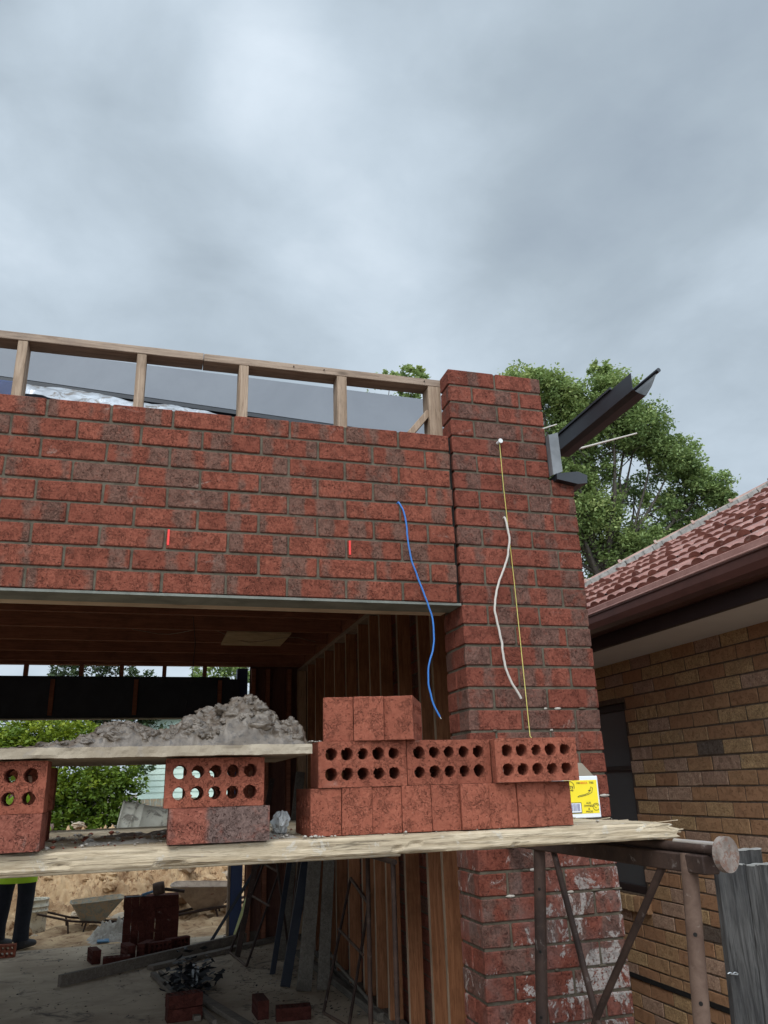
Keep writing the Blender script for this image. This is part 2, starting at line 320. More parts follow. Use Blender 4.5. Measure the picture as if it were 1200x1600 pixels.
def leaf_mat(name, a, b_, c3):
    mt, t, b = mat(name, 0.55, 0, 0.35); g = G(t)
    cc = g.ramp(g.attr('rnd'), [(0.0, a), (0.55, b_), (1.0, c3)])
    g.col(b, cc)
    tr = t.nodes.new('ShaderNodeBsdfTranslucent'); t.links.new(cc, tr.inputs[0])
    mx = t.nodes.new('ShaderNodeMixShader'); mx.inputs[0].default_value = 0.32
    o = t.nodes['Material Output']; t.links.new(b.outputs[0], mx.inputs[1]); t.links.new(tr.outputs[0], mx.inputs[2]); t.links.new(mx.outputs[0], o.inputs[0])
    return mt
LEAF = leaf_mat('maple_leaf', (0.13, 0.20, 0.07), (0.26, 0.345, 0.12), (0.44, 0.50, 0.19))
LEAF_Y = leaf_mat('yellow_green_leaf', (0.045, 0.085, 0.010), (0.11, 0.17, 0.015), (0.27, 0.32, 0.025))
LEAF_D = leaf_mat('dark_leaf', (0.035, 0.06, 0.022), (0.06, 0.09, 0.035), (0.10, 0.13, 0.05))
GRASS = leaf_mat('grass_blade', (0.07, 0.14, 0.02), (0.12, 0.22, 0.03), (0.18, 0.28, 0.05))
BARK = wood_mat('bark', (0.06, 0.05, 0.042), (0.13, 0.11, 0.095), 2, knots=False)

# ------------------------------------------------------------------ mesh helpers
class MB:
    def __init__(s): s.v = []; s.f = []; s.mi = []; s.r = []; s.l = []; s.mats = []; s.sm = []
    def _m(s, mt):
        if mt not in s.mats: s.mats.append(mt)
        return s.mats.index(mt)
    def add(s, verts, faces, mt, rnd=0.0, loc=None, smooth=False):
        o = len(s.v); s.v += [tuple(p) for p in verts]
        s.r += [rnd]*len(verts); s.l += loc if loc is not None else [0.0]*len(verts)
        i = s._m(mt)
        for f in faces: s.f.append([a+o for a in f]); s.mi.append(i); s.sm.append(smooth)
        return s
    def box(s, a, b, mt, bev=0.0, rnd=None, axis=0, jit=0.0, M=None):
        rnd = rng.random() if rnd is None else rnd
        x0, y0, z0 = a; x1, y1, z1 = b
        if jit:
            j = lambda: rng.uniform(-jit, jit)
        else:
            j = lambda: 0.0
        V = []; F = []
        if bev <= 0:
            V = [Vector((x, y, z)) for z in (z0, z1) for y in (y0, y1) for x in (x0, x1)]
            F = [(0,2,3,1),(4,5,7,6),(0,1,5,4),(2,6,7,3),(0,4,6,2),(1,3,7,5)]
        else:
            idx = {}
            for cx in (0, 1):
                for cyy in (0, 1):
                    for cz in (0, 1):
                        X, Y, Z = (x1, x0)[cx == 0], (y1, y0)[cyy == 0], (z1, z0)[cz == 0]
                        dx, dy, dz = (-bev if cx else bev), (-bev if cyy else bev), (-bev if cz else bev)
                        jx, jy, jz = j(), j(), j()
                        for ax in range(3):
                            p = [X+dx, Y+dy, Z+dz]; p[ax] = (X, Y, Z)[ax]
                            idx[(cx, cyy, cz, ax)] = len(V); V.append(Vector((p[0]+jx, p[1]+jy, p[2]+jz)))
            I = lambda *k: idx[k]
            for ax in range(3):
                for sgn in (0, 1):
                    o1, o2 = [q for q in range(3) if q != ax]
                    ring = []
                    for u_, v_ in ((0,0),(1,0),(1,1),(0,1)):
                        k = [0,0,0]; k[ax] = sgn; k[o1] = u_; k[o2] = v_; ring.append(I(k[0],k[1],k[2],ax))
                    F.append(ring)
            for ax in range(3):   # edges along ax
                o1, o2 = [q for q in range(3) if q != ax]
                for u_ in (0,1):
                    for v_ in (0,1):
                        k0 = [0,0,0]; k0[o1] = u_; k0[o2] = v_; k1 = list(k0); k1[ax] = 1
                        F.append([I(k0[0],k0[1],k0[2],o1), I(k1[0],k1[1],k1[2],o1), I(k1[0],k1[1],k1[2],o2), I(k0[0],k0[1],k0[2],o2)])
            for cx in (0,1):
                for cyy in (0,1):
                    for cz in (0,1): F.append([I(cx,cyy,cz,0), I(cx,cyy,cz,1), I(cx,cyy,cz,2)])
        loc = [v[axis] for v in V]
        if M is not None: V = [M @ v for v in V]
        return s.add(V, F, mt, rnd, loc)
    def tube(s, pts, r, mt, n=8, caps=True, smooth=True, rnd=None):
        pts = [Vector(p) for p in pts]; rs = r if isinstance(r, (list, tuple)) else [r]*len(pts)
        V = []; F = []; prev = None
        for i, p in enumerate(pts):
            d = (pts[min(i+1, len(pts)-1)] - pts[max(i-1, 0)]).normalized()
            if prev is None:
                a = Vector((0,0,1)) if abs(d.z) < 0.9 else Vector((1,0,0)); u_ = d.cross(a).normalized()
            else:
                u_ = (prev - d*prev.dot(d)).normalized()
            prev = u_; v_ = d.cross(u_)
            for k in range(n):
                t = 2*math.pi*k/n; V.append(p + (u_*math.cos(t) + v_*math.sin(t))*rs[i])
        for i in range(len(pts)-1):
            for k in range(n):
                a = i*n+k; b = i*n+(k+1) % n; F.append((a, b, b+n, a+n))
        s.add(V, F, mt, rng.random() if rnd is None else rnd, smooth=smooth)
        if caps:
            s.add(V[:n], [tuple(reversed(range(n)))], mt, 0.5); s.add(V[-n:], [tuple(range(n))], mt, 0.5)
        return s
    def bar(s, p, q, wd, th, mt, up=(0,0,1), bev=0.0, axis=0):
        """rectangular stick from p to q; its local x runs along it"""
        p, q = Vector(p), Vector(q); d = (q-p); Ln = d.length; d.normalize()
        u_ = Vector(up); sd = d.cross(u_)
        if sd.length < 1e-4: sd = d.cross(Vector((1,0,0)))
        sd.normalize(); u_ = sd.cross(d)
        M = Matrix((( d.x, sd.x, u_.x, p.x), (d.y, sd.y, u_.y, p.y), (d.z, sd.z, u_.z, p.z), (0,0,0,1)))
        return s.box((0, -wd/2, -th/2), (Ln, wd/2, th/2), mt, bev, M=M)
    def build(s, name, parent=None, loc=None):
        me = bpy.data.meshes.new(name); me.from_pydata(s.v, [], s.f)
        for mt in s.mats: me.materials.append(mt)
        me.polygons.foreach_set('material_index', s.mi); me.polygons.foreach_set('use_smooth', s.sm)
        a = me.attributes.new('rnd', 'FLOAT', 'POINT'); a.data.foreach_set('value', s.r)
        a = me.attributes.new('loc', 'FLOAT', 'POINT'); a.data.foreach_set('value', s.l)
        me.update()
        o = bpy.data.objects.new(name, me); C.objects.link(o)
        if parent: o.parent = parent; o.matrix_parent_inverse = parent_inv(parent)
        if loc is not None: o.location = loc
        return o
def parent_inv(p):
    return Matrix.LocRotScale(p.location, p.rotation_euler, p.scale).inverted()
def tag(o, label=None, cat=None, group=None, kind=None):
    if label: o['label'] = label
    if cat: o['category'] = cat
    if group: o['group'] = group
    if kind: o['kind'] = kind
    return o
def thing(name, label, cat, loc=(0,0,0), group=None):
    o = bpy.data.objects.new(name, None); C.objects.link(o); o.location = loc; o.empty_display_size = 0.1
    return tag(o, label, cat, group)
def fixnormals(o):
    import bmesh
    bm = bmesh.new(); bm.from_mesh(o.data); bmesh.ops.recalc_face_normals(bm, faces=bm.faces); bm.to_mesh(o.data); bm.free(); return o
def fbm(x, y, z, o=4, lac=2.0, gain=0.5):
    a, s_, f = 1.0, 0.0, 1.0
    for _ in range(o):
        s_ += a*noise.noise((x*f, y*f, z*f)); a *= gain; f *= lac
    return s_

CO = 0.086; H = 2.3623            # brick course, underside of the brickwork over the opening
SL = 0.2                          # slab level

# ------------------------------------------------------------------ ground, slab
def heightsheet(name, x0, x1, y0, y1, nx, ny, fz, mt, label=None, cat=None, kind=None, smooth=True):
    V = []; F = []
    for j in range(ny+1):
        for i in range(nx+1):
            x = x0+(x1-x0)*i/nx; y = y0+(y1-y0)*j/ny; p = fz(x, y)
            V.append(p if isinstance(p, tuple) else (x, y, p))
    for j in range(ny):
        for i in range(nx):
            a = j*(nx+1)+i; F.append((a, a+1, a+nx+2, a+nx+1))
    b = MB(); b.add(V, F, mt, 0.5, smooth=smooth); o = b.build(name)
    return tag(o, label, cat, None, kind)
b = MB(); b.add([(-900,-900,0),(900,-900,0),(900,900,0),(-900,900,0)], [(0,1,2,3)], DIRT); tag(b.build('ground'), kind='structure')
b = MB(); b.box((-5.3, -0.25, 0.004), (0.59, 6.45, SL), CONC); tag(b.build('floor'), kind='structure')
heightsheet('sand_ground', -9, 3, 6.3, 13, 150, 110,
            lambda x, y: SL-0.012 + min(1, max(0, (y-6.9)))*0.06*fbm(x*1.7, y*1.7, 3.1) + min(1, .25+max(0, (y-6.7)))*0.05*fbm(x*6, y*6, 1.2) - max(0, 6.5-y)*0.6, SAND, kind='structure')
def mound(x, y):
    e1 = math.exp(-((x+2.0)/1.9)**2 - ((y-9.7)/1.15)**2)*0.92
    e2 = math.exp(-((x+0.2)/1.1)**2 - ((y-10.8)/1.0)**2)*0.85
    e3 = math.exp(-((x+4.6)/1.8)**2 - ((y-10.6)/1.2)**2)*0.9
    h = max(e1, e2, e3)*0.7 + 0.3*min(1.2, e1+e2+e3)
    n = 0.15*fbm(x*2.1, y*2.1, 7.7, 3) + 0.15*abs(fbm(x*5, y*5, 2.2, 4)) + 0.085*abs(fbm(x*15, y*15, 4.4, 3)) + .03*noise.noise((x*40, y*40, 1))
    return SL-0.12 + h + n*min(1, h*3.0)*(1.2 if y < 9.6 else max(.5, 1.2-(y-9.6)))
tag(heightsheet('sand_mound', -7.5, 1.9, 7.5, 12, 560, 300, mound, SAND), 'big heap of lumpy yellow sand behind the open garage', 'sand heap')

def sandclods():
    b = MB(); r_g = random.Random(21)
    for i in range(420):
        x = r_g.uniform(-4.6, 1.2); y = r_g.uniform(7.4, 9.9); h = mound(x, y) if y > 7.6 else SL-.02
        r_ = r_g.uniform(.015, .05) if r_g.random() < .8 else r_g.uniform(.05, .13)
        V = []; F = []; n = 8; fl = r_g.uniform(.5, .9); z = max(h, SL-.03)
        for j in range(n+1):
            for k in range(n*2):
                ph = math.pi*j/n; th = math.pi*k/n; d = Vector((math.sin(ph)*math.cos(th), math.sin(ph)*math.sin(th), math.cos(ph)))
                q_ = r_*(1+.5*fbm(d.x*1.5+i, d.y*1.5, d.z*1.5, 3)); V.append((x+d.x*q_*1.2, y+d.y*q_, z+d.z*q_*fl))
        for j in range(n):
            for k in range(2*n): a = j*2*n+k; c = j*2*n+(k+1) % (2*n); F.append((a, c, c+2*n, a+2*n))
        b.add(V, F, SAND if r_g.random() < .85 else CONC, .5, smooth=False)
    return tag(b.build('soil_clods'), 'loose clods and crumbs of soil strewn over the sand heap', 'soil clods', kind='stuff')
sandclods()

# ------------------------------------------------------------------ brickwork
def split(s0, s1, ref, openings=()):
    out_ = []; k = math.floor((s0-ref)/0.24)-1
    while ref+k*0.24 < s1:
        a, b_ = ref+k*0.24+0.005, ref+(k+1)*0.24-0.005; k += 1
        a, b_ = max(a, s0), min(b_, s1)
        segs = [(a, b_)]
        for o0, o1 in openings:
            ns = []
            for p, q_ in segs:
                if q_ <= o0 or p >= o1: ns.append((p, q_))
                else:
                    if p < o0: ns.append((p, o0))
                    if q_ > o1: ns.append((o1, q_))
            segs = ns
        out_ += [t for t in segs if t[1]-t[0] > 0.03]
    return out_
ODD = []
def lay(axis, s0, s1, t0, t1, z0, rows, ref, mt, mo, openings=(), bev=0.0035, jit=0.0012, face=0.0015, recess=0.0065):
    mb = MB(); zt = z0+rows*CO-0.01
    for r in range(rows):
        za = z0+r*CO; zb = za+0.076
        ops = [(a, b_) for a, b_, c, d in openings if za+0.04 > c and za+0.04 < d]
        for a, b_ in split(s0, s1, ref+(0.12 if r % 2 else 0)+rng.uniform(-.003, .003), ops):
            f = rng.uniform(-face, face)
            if ODD: mt = rng.choice(ODD)
            if axis == 'x': mb.box((a, t0+f, za), (b_, t1-f, zb), mt, bev, axis=0, jit=jit)
            else: mb.box((t0+f, a, za), (t1-f, b_, zb), mt, bev, axis=1, jit=jit)
    # joints: a core a few millimetres behind the faces, left out at openings
    cuts = sorted(openings, key=lambda o: o[0]); cells = []
    if not cuts: cells = [(s0+.004, s1-.004, z0+.003, zt-.003)]
    else:
        p = s0+.004
        for a, b_, c, d in cuts:
            cells += [(p, a, z0+.003, zt-.003), (a, b_, z0+.003, c), (a, b_, d, zt-.003)]; p = b_
        cells.append((p, s1-.004, z0+.003, zt-.003))
    for a, b_, c, d in cells:
        if d-c < 0.01 or b_-a < 0.01: continue
        if axis == 'x': mb.box((a, t0+recess, c), (b_, t1-recess, d), mo)
        else: mb.box((t0+recess, a, c), (t1-recess, b_, d), mo)
    return mb

wall = thing('brick_wall', 'red and charcoal brick wall spanning over the wide garage opening', 'brick wall', (-2.6, 0, H))
lay('x', -5.2, -0.014, 0.0, 0.11, H, 9, 0.0-0.014, BRICK, MORTAR).build('brickwork', wall)
b = MB(); b.box((-5.2, 0.004, H-0.012), (-0.002, 0.15, H-0.002), STEEL); b.box((-5.2, 0.1125, H-0.002), (-0.002, 0.12, H+0.08), STEEL)
tag(b.build('steel_lintel', wall), 'grey steel lintel plate under the bricks')
for x, za, zb in ((-1.2015, 2.548, 2.612), (-0.480, 2.546, 2.606)):
    b = MB(); b.box((x-0.004, -0.0035, za), (x+0.004, 0.004, zb), REDM); tag(b.build('marker_line', wall), 'short upright red marker stroke on the bricks')
# movement joint between wall and pier
b = MB(); b.box((-0.011, 0.02, H), (-0.003, 0.10, H+9*CO-0.012), HOLE); b.build('movement_joint', wall)

pier = thing('brick_pier', 'tall red brick pier at the right of the opening, splashed white low down', 'brick pier', (0.29, 0.11, 0))
mb = MB()
def pb(x0, y0, x1, y1, za):
    f = rng.uniform(-.0015, .0015)
    mb.box((x0, y0+f, za), (x1, y1, za+0.076), BRICK_P, 0.0035, axis=(0 if x1-x0 > y1-y0 else 1), jit=0.0013)
for r in range(-26, 13):
    za = H+r*CO; wide = r < 7; W = 0.59 if wide else 0.47; dp = 0.23 if r < 7 else 0.11
    if r % 2 == 0:
        xs = [(0, .23), (.24, .47)] + ([(.48, .59)] if wide else [])
        for a, b_ in xs:
            pb(a, 0, b_, .11, za)
            if dp > .2: pb(a, .12, b_, .23, za)
    else:
        pb(0, 0, .11, dp, za)
        xs = [(.12, .35), (.36, W)]
        for a, b_ in xs:
            pb(a, 0, b_, .11, za)
            if dp > .2: pb(a, .12, b_, .23, za)
mb.box((.0065, .0065, H-26*CO+.004), (.5835, .2235, H+7*CO-.012), MORTAR)
mb.box((.0065, .0065, H+7*CO-.012), (.4635, .1035, H+13*CO-.013), MORTAR)
b = mb
for _ in range(34):   # mortar dags squeezed from the joints
    z = H + rng.randint(-22, -5)*CO - .005; x = rng.uniform(0.03, .56); L_ = rng.uniform(.012, .05); V = []; n_ = 6
    for i in range(n_+1):
        t = i/n_; q_ = math.sin(t*math.pi)**.5*rng.uniform(.6, 1)
        for a in range(5): V.append((x+L_*t, .004-.009*q_*math.sin(a*math.pi/4), z+.0015+.0075*q_*math.cos(a*math.pi/4)))
    b.add(V, [(i*5+a, i*5+a+1, i*5+a+6, i*5+a+5) for i in range(n_) for a in range(4)], MUDDRY if rng.random() < .5 else MORTAR, rng.random(), smooth=True)
mb.build('brickwork', pier)

side = thing('brick_wall', 'red brick side wall of the garage seen dark between the studs', 'brick wall', (0.53, 3.2, 0))
lay('y', 0.235, 6.2, 0.48, 0.59, H-26*CO, 35, 0.235, BRICK, MORTAR).build('brickwork', side)
lw = thing('brick_wall', 'red brick side wall at the far left of the garage', 'brick wall', (-5.4, 3.2, 0))
lay('y', 0.12, 6.2, -5.4, -5.29, H-26*CO, 35, 0.12, BRICK, MORTAR).build('brickwork', lw)
lp = thing('brick_pier', 'red brick pier at the far left end of the garage opening', 'brick pier', (-5.5, 0.1, 0))
lay('x', -5.8, -5.21, 0.0, 0.11, H-26*CO, 39, -5.21, BRICK, MORTAR).build('brickwork', lp)

# timber head beam behind the lintel
b = MB(); b.box((-5.2, 0.158, H-0.006), (-0.006, 0.248, H+0.52), HEAD, .002); tag(b.build('head_beam'), 'pale timber beam behind the steel lintel over the opening', 'timber beam')

# ------------------------------------------------------------------ parapet frame on top
pf = thing('parapet_frame', 'weathered timber stud frame standing on top of the brick wall', 'timber frame', (-2.0, 0.16, 3.1))
TP = 3.438
b = MB(); b.box((-2.9, .118, TP), (-1.1, .208, TP+.036), PINE_X, .002, rnd=.2); b.build('top_plate', pf)
b = MB(); b.box((-1.098, .119, TP-.001), (.012, .209, TP+.035), PINE_X, .002, rnd=.73); b.build('top_plate', pf)
b = MB(); b.box((-2.9, .12, 2.95), (-.02, .21, 2.995), PINE_X, .002); b.build('bottom_plate', pf)
for x0, x1 in ((-2.30,-2.255), (-1.850,-1.812), (-1.378,-1.338), (-.943,-.901), (-.498,-.453), (-.056,.006)):
    b = MB(); b.box((x0, .120, 2.997), (x1, .206, TP-.001), PINE_Z, .002); b.build('stud', pf)
b = MB(); b.bar((-.30, .165, 3.0), (-.050, .165, 3.31), .03, .062, PINE_Z, up=(0,1,0), bev=.002); tag(b.build('diagonal_brace', pf), 'short diagonal brace against the last stud')
for x in (-.56, -.70, -.075):
    b = MB(); b.tube([(x, .117, TP+.018), (x, .111, TP+.018)], .003, RUST, 6); b.build('nail', pf)

# grey sheet upstand, a little further back and falling to the right
b = MB()
P0, P1 = (-3.2, 3.905, 3.775), (0.9, 3.83, 3.555)
b.add([(P0[0],1.0,P0[2]),(P1[0],1.0,P1[2]),(P1[0],1.0,P1[1]),(P0[0],1.0,P0[1]),(P0[0],1.02,P0[2]),(P1[0],1.02,P1[2]),(P1[0],1.02,P1[1]),(P0[0],1.02,P0[1])],
      [(0,1,2,3),(7,6,5,4),(0,4,5,1),(3,2,6,7),(0,3,7,4),(1,5,6,2)], SHEET)
gs = thing('metal_upstand', 'blue grey coated sheet metal upstand seen behind the parapet studs', 'metal sheet', (-1, 1.0, 3.6))
b.build('sheet', gs)
b = MB(); b.bar((-3.2, 1.005, 3.755), (.9, 1.005, 3.535), .03, .022, CHAR); b.build('bottom_trim', gs)
# posts holding the upstand on the roof deck
for x in (-2.6, -1.2, 0.2):
    b = MB(); b.box((x, 1.025, 3.205), (x+.045, 1.07, 3.60), BLACKB); b.build('support_post', gs)
b = MB(); b.box((-5.28, .215, 3.17), (.585, 6.2, 3.20), CHAR); tag(b.build('roof_deck'), 'dark flat roof deck lying on the ceiling joists', 'roof deck')
# foil wrap, crumpled
V = []; F = []; nx, ny = 90, 16
for j in range(ny+1):
    for i in range(nx+1):
        u_ = i/nx; v_ = j/ny; x = -1.885+u_*1.05; lift = .125*(1-u_)**0.75
        z = 3.392 + lift*.72 + .020*math.sin(v_*math.pi) + .020*abs(fbm(x*5, v_*2.4, 1.5, 2)) - .016*abs(math.sin(x*7+v_*4)) - .10*(1-v_)**3
        V.append((x, .50+.20*v_+.012*fbm(x*9, v_*3, 5), z))
for j in range(ny):
    for i in range(nx):
        a = j*(nx+1)+i; F.append((a, a+1, a+nx+2, a+nx+1))
b = MB(); b.add(V, F, FOIL, smooth=False); o = b.build('foil_wrap')
md = o.modifiers.new('thick', 'SOLIDIFY'); md.thickness = .004
tag(o, 'crumpled silver foil wrap lying behind the parapet studs at the left', 'foil wrap')
b = MB(); b.box((-3.2, 1.075, 3.205), (-.2, 1.115, 3.74), BLACKB); tag(b.build('gap_shade_backing'), 'added dark backing for the shade in the gap under the grey metal upstand', 'timber')  # dark board put in to paint the shade of the gap
b = MB(); b.box((-2.35, .62, 3.36), (-1.93, .70, 3.505), NAVY, .01); tag(b.build('tarpaulin_roll'), 'dark blue rolled tarpaulin left of the silver foil', 'tarpaulin')

# ------------------------------------------------------------------ inside: ceiling, side frame, back frame
cf = thing('ceiling_frame', 'dark red timber joists across the garage ceiling', 'ceiling joists', (-2.5, 3, 2.93))
y = .72
while y < 6.0:
    b = MB(); b.box((-5.15, y, 2.93), (.34, y+.045, 3.168), JOIST, .002); b.build('joist', cf); y += .60
    b = MB()
for y0 in (.30,):
    b = MB(); b.box((-5.15, y0, 2.93), (.34, y0+.045, 3.168), JOIST, .002); b.build('joist', cf)
b = MB(); b.box((.3425, .26, 2.9305), (.44, 5.955, 3.168), JOIST, .002); b.build('rim_board', cf)
b = MB(); b.box((-.65, 3.74, 2.912), (-.10, 4.37, 2.927), PLY, .001); tag(b.build('ceiling_board'), 'pale rectangular plywood board fixed under the joists', 'plywood board')
sf = thing('side_frame', 'orange pine stud frame along the right side of the garage', 'stud frame', (.39, 3, SL))
b = MB(); b.box((.345, .26, 2.893), (.437, 6.0, 2.928), PINE_X, .002); b.build('top_plate', sf)
b = MB(); b.box((.345, .26, SL), (.437, 6.0, SL+.045), PLANK_G, .002); b.build('bottom_plate', sf)
for i, y in enumerate((1.05, 1.37, 1.62, 2.06, 2.50, 2.79, 3.14, 3.58, 4.03, 4.47, 4.92, 5.36)):
    b = MB(); b.box((.348, y, SL+.046), (.436, y+.038, 2.892), STUD, .002); b.box((.3465, y+.002, SL+.048), (.3485, y+.036, 2.890), PINE_Z); b.build('stud', sf)  # thin pale strip paints the light caught by each stud's edge
b = MB(); b.box((.335, 5.86, SL+.046), (.425, 5.95, 2.892), STUD_PALE, .002); tag(b.build('corner_post', sf), 'pale corner post where the frames meet')
for y in (2.23, 3.3, 4.25):
    b = MB(); b.box((.352, y-.13+.001, 1.5), (.43, y+.13-.02, 1.54), STUD, .002)
    if y > 4: b.build('noggin', sf)
bf = thing('back_frame', 'dark back wall frame beside the blue steel column', 'wall frame', (.07, 6.0, SL))
b = MB(); b.box((-.19, 6.0, SL), (.475, 6.03, 2.954), DARKPLY); b.build('bracing_board', bf)
for x in (-.18, -.02, .22):
    b = MB(); b.box((x, 5.91, SL), (x+.045, 5.997, 2.92), JOIST, .002); b.build('stud', bf)
bb = thing('back_beam', 'deep black beam over the open back of the garage', 'beam', (-2.6, 6.05, 2.4))
b = MB(); b.box((-5.2, 6.0, 2.405), (-.30, 6.10, 2.815), BLACKB); b.box((-5.2, 5.97, 2.393), (-.30, 6.12, 2.404), STEEL); b.build('beam', bb)
for x in (-2.24, -1.405, -.52):
    b = MB(); b.box((x-.022, 5.955, 2.43), (x+.022, 5.997, 2.80), JOIST, .002); b.build('cleat', bb)
b = MB(); b.box((-5.2, 5.99, 2.817), (-.42, 6.06, 2.835), BLACKB); b.build('ledger', bb)
b = MB(); b.box((-5.2, 5.96, 2.955), (.47, 6.05, 3.165), JOIST); b.build('top_rail', bb)
for x in (-4.8, -3.9, -2.955, -2.52, -1.974, -1.566, -1.12, -.688):
    b = MB(); b.box((x-.022, 5.99, 2.836), (x+.022, 6.05, 2.954), JOIST, .002); b.build('cripple_stud', bb)
col_ = thing('steel_column', 'dark blue steel column at the right of the open back', 'column', (-.26, 6.2, SL))
b = MB(); b.box((-.32, 6.12, SL), (-.20, 6.24, 2.95), NAVY, .004); b.build('shaft', col_)
b = MB(); b.box((-.36, 6.06, SL), (-.15, 6.30, SL+.012), RUST); b.build('base_plate', col_)
b = MB(); b.box((-.345, 6.13, SL+.02), (-.323, 6.23, 2.35), PINE_Z); b.build('pale_edge_strip', col_)  # pale strip along the left edge of the column
# thin cables dangling from the joists
b = MB(); b.tube([(-.96,3.2,2.93),(-.93,3.3,2.75),(-.94,3.35,2.45),(-.985,3.35,2.2),(-1.0,3.3,2.02)], .003, BLACKP, 6); tag(b.build('hanging_cable'), 'thin dark cable hanging from the ceiling joists above the mortar', 'cable')
b = MB(); b.tube([(-.62+.1*i, 3.95+.18*math.sin(i*.9), 2.925-.035*math.sin(i*math.pi/9)) for i in range(-8, 9)], .0035, PINE_X, 6); tag(b.build('ceiling_cable'), 'thin pale cable sagging across the undersides of the joists', 'cable')

# ------------------------------------------------------------------ gutter, flashing, cables on the pier
gt = thing('gutter', 'short charcoal gutter length jutting out from the side of the brick pier', 'gutter', (.68, -.1, 3.17))
def extr(mb, prof, y0f, y1f, mt, th=.0018):
    """sheet of the profile [(x,z)..] run from y0f(i) to y1f(i)"""
    n = len(prof); V = []; F = []
    for s_, yy in ((0, y0f), (1, y1f)):
        for i, (x, z) in enumerate(prof): V.append((x, yy(i), z))
    for i in range(n-1): F.append((i, i+1, n+i+1, n+i))
    mb.add(V, F, mt); return mb
b = MB()
extr(b, [(.622,3.252),(.620,3.175),(.655,3.171),(.700,3.171)], lambda i: (-.50,-.50,-.485,-.47)[i], lambda i: .2, CHAR)
o = b.build('back_and_bottom', gt); md = o.modifiers.new('t', 'SOLIDIFY'); md.thickness = .002
b = MB()
extr(b, [(.700,3.171),(.704,3.195),(.706,3.220),(.712,3.240)], lambda i: (-.47,-.51,-.535,-.545)[i], lambda i: .2, ZINC_D)
o = b.build('front_wall', gt); md = o.modifiers.new('t', 'SOLIDIFY'); md.thickness = .002
b = MB(); b.tube([(.715,-.56,3.246),(.715,.2,3.246)], .0095, CHAR, 10); b.build('rolled_bead', gt)
b = MB(); b.box((.612,-.35,3.252),(.622,.2,3.262), CHAR); b.build('rolled_edge', gt)
br_ = thing('gutter_bracket', 'dull zinc flange fixed upright to the pier under the gutter', 'bracket', (.49, -.03, 3.0))
b = MB(); b.add([(.472,-.028,3.165),(.520,-.030,3.182),(.522,-.032,2.985),(.474,-.030,2.966),(.472,-.025,3.165),(.520,-.027,3.182),(.522,-.029,2.985),(.474,-.027,2.966)],
      [(0,1,2,3),(7,6,5,4),(0,4,5,1),(3,2,6,7),(0,3,7,4),(1,5,6,2)], ZINC_D)
b.build('front_leaf', br_)
b = MB(); b.box((.4725,-.024,2.967),(.4755,.10,3.17), ZINC_D); b.build('side_leaf', br_)
b = MB(); b.add([(.488,-.036,2.972),(.600,-.036,2.990),(.645,-.036,2.974),(.640,-.036,2.936),(.592,-.036,2.928),(.488,-.036,2.944)]+
                [(.488,.15,2.972),(.600,.15,2.990),(.645,.15,2.974),(.640,.15,2.936),(.592,.15,2.928),(.488,.15,2.944)],
      [(0,1,2,3,4,5),(11,10,9,8,7,6),(0,6,7,1),(1,7,8,2),(2,8,9,3),(3,9,10,4),(4,10,11,5),(5,11,6,0)], CHAR)
tag(b.build('flashing_cap'), 'dark folded flashing cap on the brick shoulder of the pier', 'flashing')
b = MB(); b.tube([(.826,.3,3.270),(1.186,.3,3.393)], [.006,.004], WHITEC, 6)
tag(b.build('thin_rod'), 'thin pale rod sticking out past the gutter in front of the tree', 'rod')
b = MB(); b.tube([(.60,.3,3.352),(.711,.3,3.397)], .0035, WHITEC, 6)
tag(b.build('thin_rod'), 'very short thin pale rod beside the pier edge above the gutter', 'rod')
def wob(P, a):
    return [p+Vector((fbm(p.z*22, 1, a*900, 2)*a, 0, 0)) for p in P]
def smooth_pts(P, n=8):
    P = [Vector(p) for p in P]; P = [P[0]*2-P[1]] + P + [P[-1]*2-P[-2]]; o = []
    for i in range(1, len(P)-2):
        for k in range(n):
            t = k/n; a, b_, c, d = P[i-1], P[i], P[i+1], P[i+2]
            o.append(0.5*((2*b_)+(c-a)*t+(2*a-5*b_+4*c-d)*t*t+(3*b_-a-3*c+d)*t**3))
    o.append(P[-2]); return o
cb = thing('blue_cable', 'thin blue cable hanging from the brick wall across the opening', 'cable', (-.26,-.02,2.78))
pts = [(-.268,.01,2.782),(-.262,-.008,2.784),(-.239,-.016,2.713),(-.228,-.016,2.572),(-.199,-.018,2.464),(-.16,-.02,2.352),(-.14,-.02,2.265),(-.144,-.02,2.173),(-.171,-.02,2.071),(-.163,-.02,1.971),(-.132,-.02,1.897)]
b = MB(); b.tube(wob(smooth_pts(pts, 12), .002), .0038, BLUEC, 8); b.build('sheath', cb)
b = MB(); b.tube([(-.132,-.02,1.897),(-.126,-.02,1.889)], .002, WORN_HL, 6); b.build('bare_end', cb)
pts = [(.222,.01,2.750),(.225,-.012,2.743),(.233,-.016,2.655),(.216,-.018,2.567),(.167,-.02,2.451),(.138,-.02,2.339),(.155,-.022,2.205),(.165,-.024,2.087),(.22,-.024,1.966)]
b = MB(); b.tube(wob(smooth_pts(pts, 12), .003), .0050, WHITEC, 8); tag(b.build('white_cable'), 'wavy cream white cable hanging down the face of the pier', 'cable')
sl_ = thing('string_line', 'thin yellow string line hanging straight down the pier from its white peg', 'string line', (.225,-.02,3.11))
b = MB(); b.tube([(.225,-.016,3.108),(.2275,-.014,2.9),(.241,-.013,2.45),(.249,-.02,1.82),(.249,-.05,1.80)], .0019, STRING, 6); b.build('string', sl_)
b = MB(); b.tube([(.225,.012,3.112),(.225,-.028,3.112)], [.009,.007], WHITEP, 10); b.tube([(.225,-.028,3.112),(.225,-.031,3.112)], .011, WHITEP, 10); b.build('peg', sl_)

